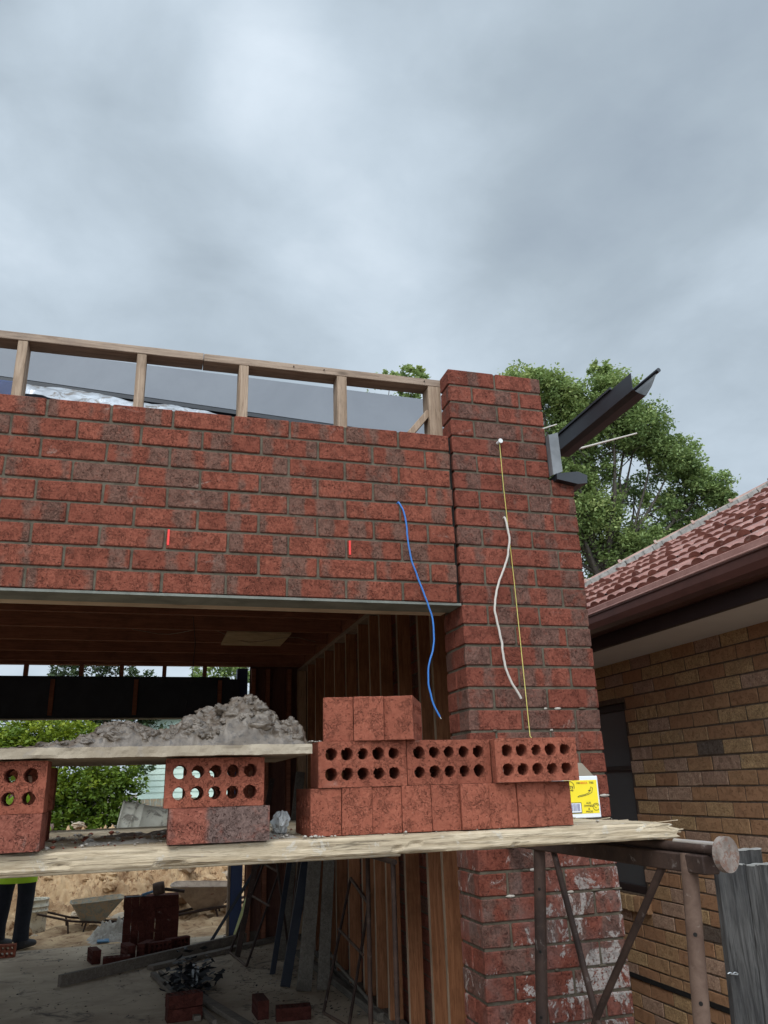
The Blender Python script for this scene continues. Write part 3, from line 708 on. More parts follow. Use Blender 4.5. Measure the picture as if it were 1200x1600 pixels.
# ------------------------------------------------------------------ neighbouring house
nh = thing('neighbour_house', 'old cream brick house next door with red tiled hip roof', 'house', (3.5, 2, 0))
WY0, WY1, WZ = 1.96, 3.2, 2.44
GREYB = brick_mat('old_grey_brick', (0.20, 0.135, 0.105), (0.12, 0.085, 0.06), (0.5, 0.4, 0.3), band=False, crack=0.2)
PINKB = brick_mat('old_pink_brick', (0.56, 0.325, 0.225), (0.12, 0.085, 0.06), (0.5, 0.4, 0.3), band=False, crack=0.2)
ODD += [TAN]*17+[PINKB]*5+[GREYB]
lay('y', -2.4, 4.42, 2.0, 2.11, .045, 28, .09, TAN, MORTAR_OLD, openings=[(2.03, 2.95, .905, 2.16)], bev=.0025, jit=.0018, face=.0012, recess=.005).build('wall', nh)
b = MB(); b.box((1.993, -2.4, .385), (2.0, 4.42, .412), HOLE); tag(b.build('damp_course', nh), 'dark recessed damp course line low in the wall')
ODD.clear()
wn_ = tag(MB().box((2.035, 2.032, .907), (2.10, 2.948, .955), MAROON_D, .003).build('window', nh), 'dark window with maroon timber frame')
b = MB(); b.box((2.03, 2.032, .956), (2.10, 2.085, 2.158), MAROON_D, .003); b.box((2.03, 2.895, .956), (2.10, 2.948, 2.158), MAROON_D, .003)
b.box((2.03, 2.086, 2.11), (2.10, 2.894, 2.158), MAROON_D, .003); b.box((2.035, 2.086, 1.70), (2.09, 2.894, 1.73), MAROON_D, .003); b.build('frame', wn_)
b = MB(); b.box((2.055, 2.086, .956), (2.062, 2.894, 2.109), GLASSD); b.build('pane', wn_)
b = MB()
yy = 2.00
while yy < 2.97:
    b.box((1.965, yy, .80), (2.11, yy+.072, .898), TAN, .005, axis=2, jit=.002); yy += .083
b.build('sill', nh)
b = MB(); b.box((1.52, -2.4, 2.44), (2.30, 4.9, 2.452), SOFFIT); b.build('eave_lining', nh)
b = MB(); b.box((1.49, -2.4, 2.425), (1.519, 4.9, 2.64), MAROON_D, .002); b.build('fascia', nh)
b = MB(); b.tube([(1.369,-2.4,2.617),(1.369,4.94,2.617)], .007, TILELIP, 8); b.box((1.40,-2.4,2.622),(1.47,4.90,2.668), TILELIP, .004); b.build('gutter_lip', nh)
b = MB()   # quad gutter
prof = [(1.487,2.632),(1.487,2.505),(1.44,2.500),(1.400,2.506),(1.378,2.525),(1.370,2.560),(1.372,2.600),(1.365,2.606),(1.366,2.616),(1.378,2.618)]
n = len(prof); V = [(x, -2.4, z) for x, z in prof] + [(x, 4.95, z) for x, z in prof]
b.add(V, [(i, i+1, n+i+1, n+i) for i in range(n-1)], MAROON, smooth=False); o = b.build('gutter', nh)
md = o.modifiers.new('t', 'SOLIDIFY'); md.thickness = .003
XE, ZE, YC, TA = 1.455, 2.645, 4.95, math.tan(R(28.6))
# tiles: stepped, fluted courses
b = MB(); ex = .345; ca = math.cos(R(28.6)); sa = math.sin(R(28.6)); pitch_y = .205
def prof_t(y):
    t = (y/pitch_y) % 1.0
    return .021*max(0, math.sin(t*2*math.pi))**0.6 + .010*max(0, math.sin((t-.5)*2*math.pi*1.0))
for row in range(0, 13):
    s0 = row*ex; jit_r = rng.uniform(-.03, .03)
    ymax = YC-(s0*ca)+.02
    if ymax < -2.4: break
    k = int(math.floor(-2.4/pitch_y)); 
    while k*pitch_y < ymax:
        ya = k*pitch_y; k += 1; rnd = rng.random(); up = rng.uniform(-.006, .006); V = []; nseg = 12
        slip = rng.uniform(-.012, .012)
        for i in range(nseg+1):
            yq = ya + pitch_y*i/nseg; h = prof_t(yq) if i < nseg else prof_t(ya)
            yv = yq + jit_r
            smax = min(s0+ex+.03, max(0, (YC-yv)/ca))
            for s_, dh in ((s0-.012+slip, .050), (max(smax, s0), .012)):
                x = XE+s_*ca-(h+dh+up)*sa; z = ZE+s_*sa+(h+dh+up)*ca
                V.append((x, yv, z))
            x = XE+(s0-.008+slip)*ca-(h+.016+up)*sa; z = ZE+(s0-.008+slip)*sa+(h+.016+up)*ca
            V.append((x, yv, z))
        F = []
        for i in range(nseg):
            a = i*3; F.append((a, a+1, a+4, a+3)); F.append((a+2, a, a+3, a+5))
        b.add(V, F, TILE, rnd, [v[1] for v in V])
tl = b.build('roof_tiles', nh)
tl['kind'] = 'stuff'
del tl['kind']
b = MB()   # underlay closing the roof, and the planes turned away
hx = XE+3.2*1.25; RH = YC-(hx-XE)
zt_ = ZE+(hx-XE)*TA
b.add([(XE,YC,ZE),(XE,-2.4,ZE),(hx,-2.4,zt_),(hx,RH,zt_),(2*hx-XE,YC,ZE),(2*hx-XE,-2.4,ZE)], [(0,1,2,3),(0,3,4),(3,2,5,4)], MAROON_D); b.build('roof_underlay', nh)
capb = MB(); bed = MB(); t = .10
while t < 3.75:
    L0 = .40; p = Vector((XE+t, YC-t, ZE+t*TA)); q_ = Vector((XE+t+L0*.62, YC-t-L0*.62, ZE+(t+L0*.62)*TA))
    d = (q_-p).normalized(); sd = Vector((1,1,0)).normalized(); un = sd.cross(d); un = un if un.z > 0 else -un
    V = []; n = 9; f0 = rng.uniform(0, .008)
    for s_, rr_, lift in ((0, .098, .058+f0), (.06, .098, .056+f0), (.065, .083, .050+f0), (1.05, .078, .044+f0)):
        for i in range(n+1):
            a = math.pi*i/n; V.append(p + d*(s_*(q_-p).length) + sd*(math.cos(a)*rr_) + un*(math.sin(a)*rr_*.62+lift))
    F = [(r_*(n+1)+i, r_*(n+1)+i+1, (r_+1)*(n+1)+i+1, (r_+1)*(n+1)+i) for r_ in range(3) for i in range(n)] + [tuple(range(n+1))]
    capb.add(V, F, TILECAP, rng.random(), smooth=False)
    t += L0*.62
for i in range(60):
    t = .06+i*.062; p = Vector((XE+t, YC-t, ZE+t*TA)); q_ = p+Vector((.075,-.075,.075*TA))
    bed.bar(p+Vector((-.045,-.05,.028+rng.uniform(0,.012))), q_+Vector((-.045,-.05,.028+rng.uniform(0,.012))), .05, .075, BED, bev=.004)
capb.build('ridge_tiles', nh); bed.build('ridge_bedding', nh)
b = MB(); b.box((2.0, -2.4, 2.44), (2.11, 4.42, 2.62), TAN); b.box((2.1, 4.31, .05), (9, 4.42, 2.44), TAN); b.build('rear_wall', nh)

# ------------------------------------------------------------------ scaffold: trestle, planks
tr = thing('trestle', 'rusty steel trestle holding up the right end of the scaffold planks', 'trestle', (.12, -.65, 0))
b = MB(); b.tube([(.134,-1.24,1.4755),(.134,.02,1.4755)], .0125, RUST, 10); b.build('top_rail', tr)
b = MB(); b.tube([(.134,-1.24,1.4885),(.134,-1.06,1.4885)], .006, WORN_HL, 8); b.build('rail_highlight', tr)  # bright strip paints the highlight on the near end of the rail
b = MB(); b.box((.110,-1.20,1.418),(.156,0.0,1.462), RUST, .003); b.build('channel', tr)
b = MB(); b.tube([(.1385,-1.264,1.468),(.134,-1.249,1.468)], .041, DISC, 28, smooth=False); b.build('end_plate', tr)
def leg(y, rad, mt, t0, t1, holes):
    b = MB(); b.tube([t0, t1], rad, mt, 20); l = b.build('leg', tr)
    hb = MB(); p, q_ = Vector(t0), Vector(t1)
    cdir = (Vector((-1.218,-3.024,1.3))-p); cdir.z = 0; cdir.normalize(); side_ = Vector((-.55,-.85,0)).normalized()
    for h in holes:
        c = p+(q_-p)*h; hb = MB(); hb.tube([c+side_*(rad*.80), c+side_*(rad+.0012)], rad*.24, HOLE, 12); hb.build('pin_hole', l)
    if holes: pass
leg(-1.12, .0205, RUST_L, (.128,-1.12,1.462), (.02,-1.12,.06), (.13,.235,.36,.48,.6))
leg(-.25, .0205, RUST, (.136,-.25,1.43), (.02,-.25,.06), (.10,.24,.38,.52))
b = MB(); b.tube([(.126,-1.00,1.42),(.085,-.66,1.02),(.06,-.46,.75)], .0105, RUST, 8); b.build('brace', tr)
b = MB(); b.tube([(.134,-.36,1.42),(.085,-.63,1.00),(.06,-.78,.75)], .0105, RUST, 8); b.build('brace', tr)
b = MB(); b.tube([(.05,-1.12,.42),(.05,-.25,.42)], .015, RUST, 8); b.build('bottom_rail', tr)
b = MB(); b.box((-.05,-1.20,.02),(.09,-.17,.06), RUST, .003); b.build('foot', tr)
for xx, lb in ((-2.35, 'rusty steel trestle at the far left under the scaffold planks'),):
    t2 = thing('trestle', lb, 'trestle', (xx, -.65, 0))
    b = MB(); b.tube([(xx,-1.2,1.4755),(xx,.0,1.4755)], .0125, RUST, 10); b.build('top_rail', t2)
    for yy in (-1.12, -.25):
        b = MB(); b.tube([(xx,yy,1.46),(xx,yy,.02)], .02, RUST_L, 12); b.build('leg', t2)
    b = MB(); b.tube([(xx,-1.0,1.45),(xx,-.3,.4)], .011, RUST, 8); b.build('brace', t2)

def plank(name, x0, x1, y0, y1, z0, z1, mt, parent=None, splinter=True, seed=0):
    rg = random.Random(seed); nx = 420; ring = []
    prof = []
    for i in range(7): prof.append((0, i/6))       # front face bottom->top
    for i in range(1, 10): prof.append((i/9, 1))
    for i in range(5, -1, -1): prof.append((1, i/6))
    for i in range(8, 0, -1): prof.append((i/9, 0))
    n = len(prof); V = []; F = []
    for i in range(nx+1):
        u_ = i/nx; x = x0+(x1-x0)*u_
        # the broken end: fibres run out at different lengths
        for k, (a, c) in enumerate(prof):
            y = y0+(y1-y0)*a; z = z0+(z1-z0)*c
            e_ = .0022*fbm(x*5, k*.9+seed, 1, 3) + .0009*fbm(x*40, k*2.1, 4, 2)
            edge = (a in (0, 1)) and (c in (0, 1))
            if a == 0: y += e_*1.2 + (.004 if c in (0, 1) else 0) + max(0, fbm(x*9, c*3, seed+2., 3)-.42)*.03
            if a == 1: y -= e_
            if c == 1: z += e_*.8 - (.003 if edge else 0) - max(0, fbm(x*3, a*4, seed+7., 4)-.4)*.02
            if c == 0: z += e_*.8 + (.003 if edge else 0)
            if splinter:
                t = max(0, (x-(x1-.10))/.10)
                f = .10*abs(fbm(a*3+.3, c*5, seed+.5, 3))+.02*rg.random()
                z -= t*(c)*.006; x_ = x - t*f
            else: x_ = x
            V.append((x_, y, z))
    for i in range(nx):
        for k in range(n):
            a = i*n+k; b_ = i*n+(k+1) % n; F.append((a, a+n, b_+n, b_))
    F.append(tuple(range(n))); F.append(tuple(reversed(range(nx*n, nx*n+n))))
    mb = MB(); mb.add(V, F, mt, rg.random(), smooth=False)
    if splinter:
        for _ in range(24):   # loose fibres
            yy = rg.uniform(y0, y1 if rg.random() < .4 else y0+.07); zz = rg.uniform(z0+.004, z1-.003); xs = x1-rg.uniform(.05, .16); L_ = rg.uniform(.05, .14)
            xe = min(xs+L_, x1+.006)
            if rg.random() < .35: zz2 = zz+rg.uniform(-.02, .016)
            else: zz2 = zz+rg.uniform(-.004, .004)
            mb.bar((xs, yy-.002, zz), (xe, yy+rg.uniform(-.012, .008), zz2), rg.uniform(.002, .007), rg.uniform(.0015, .004), mt)
    o = mb.build(name, parent); return o
tag(plank('scaffold_plank', -2.75, .185, -1.030, -.800, 1.489, 1.535, PLANK, seed=3), 'pale weathered scaffold plank with splintered right end, nearest the viewer', 'plank')
tag(plank('scaffold_plank', -2.75, .165, -.790, -.565, 1.489, 1.534, PLANK, seed=9), 'second pale scaffold plank, just behind the front one and carrying the yellow carton', 'plank')
tag(plank('scaffold_plank', -2.75, -.80, -.555, -.33, 1.489, 1.533, PLANK, splinter=False, seed=13), 'third scaffold plank, farthest back under the mortar board', 'plank')

# crumbs of dry mortar and brick dust along the planks
b = MB()
def crumb(mb, c, s_, mt):
    V = [(c[0]+s_*rng.uniform(.6,1)*x, c[1]+s_*rng.uniform(.6,1)*y, c[2]+s_*.55*rng.uniform(.6,1)*z) for x, y, z in
         ((1,0,0),(-1,0,0),(0,1,0),(0,-1,0),(0,0,1),(0,0,-1),(.6,.6,.5),(-.6,.6,.4),(.6,-.6,.5),(-.6,-.6,.5))]
    import itertools
    mb.add(V, [(4,6,8),(4,8,9),(4,9,7),(4,7,6),(0,6,8),(2,6,7),(1,7,9),(3,8,9),(0,6,5),(2,6,5),(2,7,5),(1,7,5),(1,9,5),(3,9,5),(3,8,5),(0,8,5)], mt, rng.random())
for _ in range(420):
    x = rng.choice([rng.uniform(-1.44,-1.15), rng.uniform(-.95,-.80), rng.uniform(-.97,-.86), rng.uniform(-1.7,.13)]); y = rng.uniform(-1.0, -.35)
    if -.86 < x < -.12 and -1.0 < y < -.77: y = -1.015
    if -1.17 < x < -.93 and y < -.8: y = -1.02 if rng.random() < .2 else -.7
    if x > -.8 and y > -.6: y = rng.uniform(-.78, -.6)
    s_ = rng.uniform(.002, .006) if rng.random() < .8 else rng.uniform(.006, .013)
    crumb(b, (x, y, 1.5355+s_*.3), s_, MUDDRY if rng.random() < .85 else LOOSE)
tag(b.build('mortar_crumbs'), 'scattered crumbs of dry mortar and brick along the scaffold planks', 'crumbs', kind='stuff')

# rough heaps of dropped mortar at the back of the planks
def lump(name, x0, x1, y0, y1, z, hgt, mt, label, cat, n=70, seed=1.0, rug=1.0):
    def f(x, y):
        u_ = (x-x0)/(x1-x0); v_ = (y-y0)/(y1-y0); e_ = min(1, 4*u_, 4*(1-u_))*min(1, 3*v_, 3*(1-v_))
        return z-.004+e_*hgt*(.45+.9*abs(fbm(x*9, y*9, seed, 4))*rug)
    return tag(heightsheet(name, x0, x1, y0, y1, n, max(8, int(n*(y1-y0)/(x1-x0))), f, mt), label, cat)
lump('mortar_droppings', -1.40, -1.16, -.93, -.72, 1.535, .012, MUDDRY, 'thin pale mortar droppings on the plank between the left brick piers', 'mortar', seed=2.2)
lump('mortar_droppings', -1.40, -.86, -.52, -.34, 1.533, .008, MUD, 'dark rough mortar droppings along the back plank', 'mortar', n=110, seed=5.2, rug=2.0)
lump('mortar_droppings', -.94, -.84, -1.0, -.78, 1.535, .010, MUDDRY, 'pale mortar droppings on the plank beside the left end of the brick row', 'mortar', n=40, seed=8.2)

# ------------------------------------------------------------------ mortar board and its heap
def boardmesh():
    mb = MB(); nx = 160; V = []; F = []
    x0, x1, y0, y1, z0, z1 = -1.78, -.842, -1.072, -.47, 1.727, 1.7495
    for i in range(nx+1):
        x = x0+(x1-x0)*i/nx
        for k, (a, c) in enumerate(((0,0),(0,.33),(0,.66),(0,1),(.5,1),(1,1),(1,0),(.5,0))):
            e_ = .0018*fbm(x*12, k, 3, 3)+.0008*fbm(x*60, k, 3, 2)
            V.append((x + (.003*fbm(k, 2, i*.001) if i == nx else 0), y0+(y1-y0)*a+(e_*1.5 if a == 0 else 0), z0+(z1-z0)*c+(e_ if c in (0,1) else 0)))
    for i in range(nx):
        for k in range(8): F.append((i*8+k, i*8+8+k, i*8+8+(k+1)%8, i*8+(k+1)%8))
    F.append(tuple(range(8))); F.append(tuple(range(nx*8, nx*8+8))); mb.add(V, F, BOARD); return mb
tag(boardmesh().build('mortar_board'), 'flat mortar splashed board resting on the left brick supports under the heap of mortar', 'board')
def lin(x, P):
    for (a, b_), (c, d) in zip(P, P[1:]):
        if a <= x <= c: return b_+(d-b_)*(x-a)/(c-a)
    return P[0][1] if x < P[0][0] else P[-1][1]
HP = [(-1.72,.004),(-1.50,.006),(-1.44,.012),(-1.385,.018),(-1.345,.045),(-1.31,.052),(-1.275,.060),(-1.245,.042),(-1.21,.036),(-1.17,.046),(-1.13,.066),(-1.09,.082),(-1.05,.095),(-1.015,.108),(-.985,.126),(-.965,.118),(-.94,.092),(-.915,.072),(-.885,.055),(-.865,.055),(-.85,.022),(-.842,.0)]
nx, ny = 400, 150; x0, x1, y0, y1 = -1.72, -.842, -1.066, -.50
V = []; F = []
for j in range(ny+1):
    for i in range(nx+1):
        x = x0+(x1-x0)*i/nx; y = y0+(y1-y0)*j/ny; v_ = (y-y0)/(y1-y0)
        wx = x+.025*fbm(x*14, y*14, 3, 2)
        pk = lin(wx, HP); cv = .44
        e_ = max(0, 1-abs((v_-cv)/(.44 if v_ < cv else .56))**2.6)
        mid_ = e_**.55
        h = pk*mid_
        rd = 1-abs(fbm(x*13, y*13, 4.1, 3))
        cl = noise.cell((x*30, y*30, 1)) if hasattr(noise, 'cell') else 0
        vr = noise.voronoi((x*24, y*24, h*30))[0]; lumpy = (.55-vr[0])
        amp = min(1, pk/.05)*min(1, mid_*3)
        h += amp*(.020*(rd-.6) + .020*lumpy + .009*fbm(x*34, y*34, 2, 3) + .0022*fbm(x*110, y*110, 5, 2))
        h += min(1, mid_*5)*.003*abs(fbm(x*60, y*60, 1, 2))
        dx = amp*.010*fbm(x*22, y*22, h*40+9, 3); dy = amp*.013*fbm(x*22, y*22, h*40+19, 3)
        V.append((min(x+dx, -.842), y+dy, 1.7485+max(-.001, h)))
for j in range(ny):
    for i in range(nx):
        a = j*(nx+1)+i; F.append((a, a+1, a+nx+2, a+nx+1))
b = MB(); b.add(V, F, MUD, smooth=True)
# clods: trowel thrown lumps half sunk in the surface
def clod(mb, c, r_, mt, seed, n=14, flat=.72):
    VV = []; FF = []; a0 = rng.uniform(0, 3); tl_ = Matrix.Rotation(rng.uniform(-.7, .7), 3, 'X') @ Matrix.Rotation(rng.uniform(0, 6.28), 3, 'Z')
    ex_, ey_ = rng.uniform(.9, 1.9), rng.uniform(.7, 1.1)
    for j in range(n+1):
        ph = math.pi*j/n
        for i_ in range(n*2):
            th_ = math.pi*i_/n; d = Vector((math.sin(ph)*math.cos(th_), math.sin(ph)*math.sin(th_), math.cos(ph)))
            q_ = r_*(1+.38*fbm(d.x*1.5+seed, d.y*1.5, d.z*1.5, 3)+.11*fbm(d.x*5, d.y*5+seed, d.z*5, 3)-.42*abs(fbm(d.x*2.4, d.y*2.4, d.z*2.4+seed, 3)))
            p_ = tl_ @ Vector((d.x*q_*ex_, d.y*q_*ey_, d.z*q_*flat)); VV.append(Vector(c)+p_)
    for j in range(n):
        for i_ in range(2*n): a = j*2*n+i_; d2 = j*2*n+(i_+1) % (2*n); FF.append((a, d2, d2+2*n, a+2*n))
    mb.add(VV, FF, mt, .5, smooth=True)
NX1 = nx+1
for k_ in range(300):
    i_ = rng.randint(20, nx-8); j_ = int(abs(rng.gauss(0, .28))*ny)+3
    if j_ >= ny: continue
    px_, py_, pz_ = V[j_*NX1+i_]
    if pz_ < 1.758: 
        if rng.random() < .75: continue
        r_ = rng.uniform(.004, .009)
    else: r_ = rng.choice((rng.uniform(.007, .014), rng.uniform(.012, .024), rng.uniform(.006, .011)))
    if px_+r_ > -.84: continue
    clod(b, (px_, max(py_, -1.062+r_), max(pz_-r_*.25, 1.749+r_*.35)), r_, MUD, k_*1.7)
for _ in range(110):
    x = rng.uniform(-1.5, -.85); y = rng.uniform(-1.055, -.98); s_ = rng.uniform(.003, .009); crumb(b, (x, y, 1.7505+s_*.3), s_, MUD)
for _ in range(26):
    x = rng.uniform(-.87, -.80); crumb(b, (x, rng.uniform(-1.0, -.93), 1.7585 if x > -.838 else 1.752), rng.uniform(.003, .007), MUDDRY)
tag(b.build('mortar_heap'), 'big lumpy heap of fresh grey mortar on the board', 'mortar heap')

# ------------------------------------------------------------------ loose bricks
def perforated(name, mt, seed):
    """230 x 76 x 110 brick on edge; ten holes run through the 76 mm thickness (local y)"""
    rg = random.Random(seed); mb = MB(); W_, T_, H_ = .23, .076, .11
    cx = [.033+.041*i for i in range(5)]; cz = [.031, .079]
    xb = [0]+[(cx[i]+cx[i+1])/2 for i in range(4)]+[W_]; zb = [0, .055, H_]; ns = 24
    def rectpt(x0, x1, z0, z1, k):
        q_ = ns//4; s_, t = divmod(k, q_); t /= q_
        return [(x0+(x1-x0)*t, z0), (x1, z0+(z1-z0)*t), (x1-(x1-x0)*t, z1), (x0, z1-(z1-z0)*t)][s_]
    for i in range(5):
        for j in range(2):
            radii = {}
            c0, c1 = cx[i], cz[j]; r0_ = .0155*rg.uniform(.93, 1.04); V = []; F = []
            for side_ in (0, 1):
                y = -0.0 if side_ == 0 else T_
                for k in range(ns):
                    px, pz = rectpt(xb[i], xb[i+1], zb[j], zb[j+1], k); V.append((px, y, pz))
                ang0 = math.atan2(zb[j]-c1, xb[i]-c0)
                jr = [r0_*(1+rg.uniform(-.05, .05)+(.14*rg.random() if rg.random() < .22 else 0)) for _ in range(ns)]
                for k in range(ns):
                    px, pz = rectpt(xb[i], xb[i+1], zb[j], zb[j+1], k); a = math.atan2(pz-c1, px-c0)
                    V.append((c0+math.cos(a)*jr[k], y, c1+math.sin(a)*jr[k]))
                for k in range(ns):
                    px, pz = rectpt(xb[i], xb[i+1], zb[j], zb[j+1], k); a = math.atan2(pz-c1, px-c0)
                    V.append((c0+math.cos(a)*r0_*.97, y+(.004 if side_ == 0 else -.004), c1+math.sin(a)*r0_*.97))
            o2 = 3*ns
            for k in range(ns):
                k2 = (k+1) % ns
                for b0 in (0, o2):
                    F.append((b0+k, b0+k2, b0+ns+k2, b0+ns+k)); F.append((b0+ns+k, b0+ns+k2, b0+2*ns+k2, b0+2*ns+k))
                F.append((2*ns+k, 2*ns+k2, o2+2*ns+k2, o2+2*ns+k))
            mb.add(V, F, mt, rg.random()*0+.3, [v[0] for v in V])
            # ragged burr dragged by the cutting wire
            for _ in range(rg.randint(2, 5)):
                a = rg.uniform(0, 2*math.pi); p = Vector((c0+math.cos(a)*r0_*.98, .0, c1+math.sin(a)*r0_*.98)); tdir = Vector((-math.sin(a), 0, math.cos(a)))
                L_ = rg.uniform(.003, .009); inn = Vector((-math.cos(a), 0, -math.sin(a)))*rg.uniform(.001, .004)
                mb.add([p-tdir*L_/2, p+tdir*L_/2, p+inn+Vector((0,-.0012,0))], [(0,1,2)], mt, .3)
    # rim faces
    for (p, q_) in (((0,0),(W_,0)), ((W_,0),(W_,H_)), ((W_,H_),(0,H_)), ((0,H_),(0,0))):
        n_ = 10; V = []; F = []
        for i in range(n_+1):
            t = i/n_
            for y in (0, T_*.33, T_*.66, T_): V.append((p[0]+(q_[0]-p[0])*t, y, p[1]+(q_[1]-p[1])*t))
        for i in range(n_):
            for k in range(3): F.append((i*4+k, i*4+k+1, i*4+5+k, i*4+4+k))
        mb.add(V, F, mt, .3, [v[0] for v in V])
    me_o = mb.build(name)
    import bmesh
    bm = bmesh.new(); bm.from_mesh(me_o.data); bmesh.ops.remove_doubles(bm, verts=bm.verts, dist=.0002)
    for v in bm.verts:   # slight unevenness, as fired
        if .001 > abs(v.co.y) or abs(v.co.y-T_) < .001 or v.co.x in (0, W_):
            v.co += Vector((0, .0009*fbm(v.co.x*30, v.co.z*30, seed, 2), .0008*fbm(v.co.x*25, v.co.y*25, seed+3., 2)))
    bmesh.ops.recalc_face_normals(bm, faces=bm.faces)
    ed = [e_ for e_ in bm.edges if len(e_.link_faces) == 2 and e_.calc_face_angle(0) > 1.2 and min(e_.verts[0].co.y, e_.verts[1].co.y) < .08
          and all((v.co.x < .002 or v.co.x > W_-.002 or v.co.z < .002 or v.co.z > H_-.002) for v in e_.verts)]
    bmesh.ops.bevel(bm, geom=ed, offset=.0022, segments=2, affect='EDGES', profile=.6)
    bm.to_mesh(me_o.data); bm.free()
    me_o.data.update(); return me_o
PBS = [perforated('red_brick', LOOSE, s_) for s_ in (1, 2, 3)]
PBF = perforated('red_brick', LOOSE_B, 5)
used = set()
def brick(label, loc, rz=0.0, flat=False, src=None, group=None, tilt=0.0):
    """edge: hole face towards -y; rz=90 deg turns the small header face to -y; flat: laid on its bed"""
    src = src or rng.choice(PBS)
    if src.name in used: o = src.copy(); C.objects.link(o)
    else: o = src; used.add(src.name)
    o.rotation_euler = (R(90) if flat else 0, 0, rz) if not tilt else ((R(90) if flat else 0)+tilt, 0, rz)
    o.location = loc
    for k in ('group',): 
        if k in o: del o[k]
    return tag(o, label, 'brick', group)
# flat copy: rotating +90 about x sends local z -> -y and local y -> z
def flatbrick(label, x, y, z, rz=0.0, src=None, group=None):
    off = Vector((0, .11, 0)); off.rotate(Matrix.Rotation(rz, 3, 'Z'))
    return brick(label, (x+off.x, y+off.y, z), rz, True, src, group)
def header(label, x, y, z, rz=0.0, group=None, src=None):
    # small face to -y: rotate by +90 about z; local x -> +y, local y -> -x
    off = Vector((.076, 0, 0)); off.rotate(Matrix.Rotation(rz, 3, 'Z'))
    return brick(label, (x+off.x, y+off.y, z), R(90)+rz, False, src, group)
GR = 'new red bricks stacked on the scaffold plank'
ords = ['first', 'second', 'third', 'fourth', 'middle fifth', 'sixth', 'seventh', 'eighth', 'last']
x = -.832; ang = -.03
for i in range(9):
    gap = (.0015, .0015, .001, .002, .001, .0025, .0015, .002, .001)[i]
    lb = ('left end brick' if i == 0 else 'right end brick by the carton' if i == 8 else ords[i]+' brick from the left') + ' in the bottom row on the plank'
    header(lb, x, -.998+(x+.832)*ang + rng.uniform(-.004, .004), 1.5365, rng.uniform(-.012, .012)+ang*.6, GR); x += .0762+gap
brick('left perforated brick of the middle row, ten holes facing forward', (-.814,-1.005,1.6475), .010, group=GR)
brick('centre perforated brick of the middle row, ten holes facing forward', (-.582,-1.003,1.6475), -.004, group=GR)
brick('right perforated brick of the middle row, overhanging by the yellow carton', (-.350,-1.034,1.6475), -.055, group=GR)
brick('perforated brick hidden behind the left one of the middle row', (-.80,-.915,1.6475), .02, group=GR)
brick('perforated brick hidden behind the centre one of the middle row', (-.565,-.918,1.6475), -.01, group=GR)
TH = -.20
for i, lb in enumerate(('left brick of the three standing on top of the red stack', 'middle brick of the three standing on top of the red stack', 'right brick of the three on top of the stack, its side holes showing')):
    d_ = (0, -.006, -.003)[i]; th = TH+(0, .01, -.22)[i]
    header(lb, -.797+math.cos(TH)*(.0765*i+(.003 if i == 2 else 0))+math.sin(TH)*d_*0, -.985+math.sin(TH)*.0765*i+(0, -.007, .004)[i], 1.758, th, GR)
GS = 'bricks propping up the mortar board'
flatbrick('flat brick with a grey band under the right front of the mortar board', -1.168, -1.045, 1.5365, 0.0, PBF, GS)
brick('perforated brick on the grey banded brick under the mortar board', (-1.180,-1.022,1.6135), -.002, group=GS)
flatbrick('flat red brick at the left edge under the mortar board', -1.665, -1.052, 1.5365, 0.0, PBF, GS)
brick('perforated brick on edge at the left edge under the mortar board', (-1.665,-1.045,1.6135), 0.0, group=GS)
flatbrick('dark flat brick at the back left under the mortar board', -1.70, -.60, 1.5345, .03, None, GS)
brick('dark perforated brick on edge at the back left under the mortar board', (-1.695,-.57,1.612), .03, group=GS)
flatbrick('flat brick at the back right under the mortar board', -1.12, -.62, 1.5345, 0, None, GS)
brick('perforated brick on edge at the back right under the mortar board', (-1.12,-.60,1.612), 0, group=GS)

# ------------------------------------------------------------------ carton with yellow label
kx, ky, kz = .045, -.640, 1.5345; CW, CH, CD = .118, .124, .10
ct = thing('carton', 'small white carton with a yellow printed label at the right end of the bricks', 'carton', (kx+.06, ky, kz))
rz = -.12; ct.rotation_euler = (0, 0, 0)
Mk = Matrix.Translation((kx, ky, kz)) @ Matrix.Rotation(rz, 4, 'Z')
b = MB(); b.box((0,0,0),(CW,CD,CH), WHT, .002, M=Mk); b.build('box', ct)
b = MB(); b.box((.004,-.0008,.013),(CW-.005,.001,CH-.012), YEL, M=Mk); lab = b.build('label', ct)
b = MB(); b.add([Mk @ Vector(p) for p in ((.0,.004,CH),(CW-.01,.004,CH),(CW-.015,.02,CH+.012),(CW-.035,.028,CH+.040),(.02,.034,CH+.048),(0,.034,CH+.045))]+
                [Mk @ Vector(p) for p in ((.0,.0055,CH),(CW-.01,.0055,CH),(CW-.015,.0215,CH+.012),(CW-.035,.0295,CH+.040),(.02,.0355,CH+.048),(0,.0355,CH+.045))],
                [(0,1,2,3,4,5),(11,10,9,8,7,6),(0,6,7,1),(1,7,8,2),(2,8,9,3),(3,9,10,4),(4,10,11,5),(5,11,6,0)], BROWNC); b.build('flap', ct)
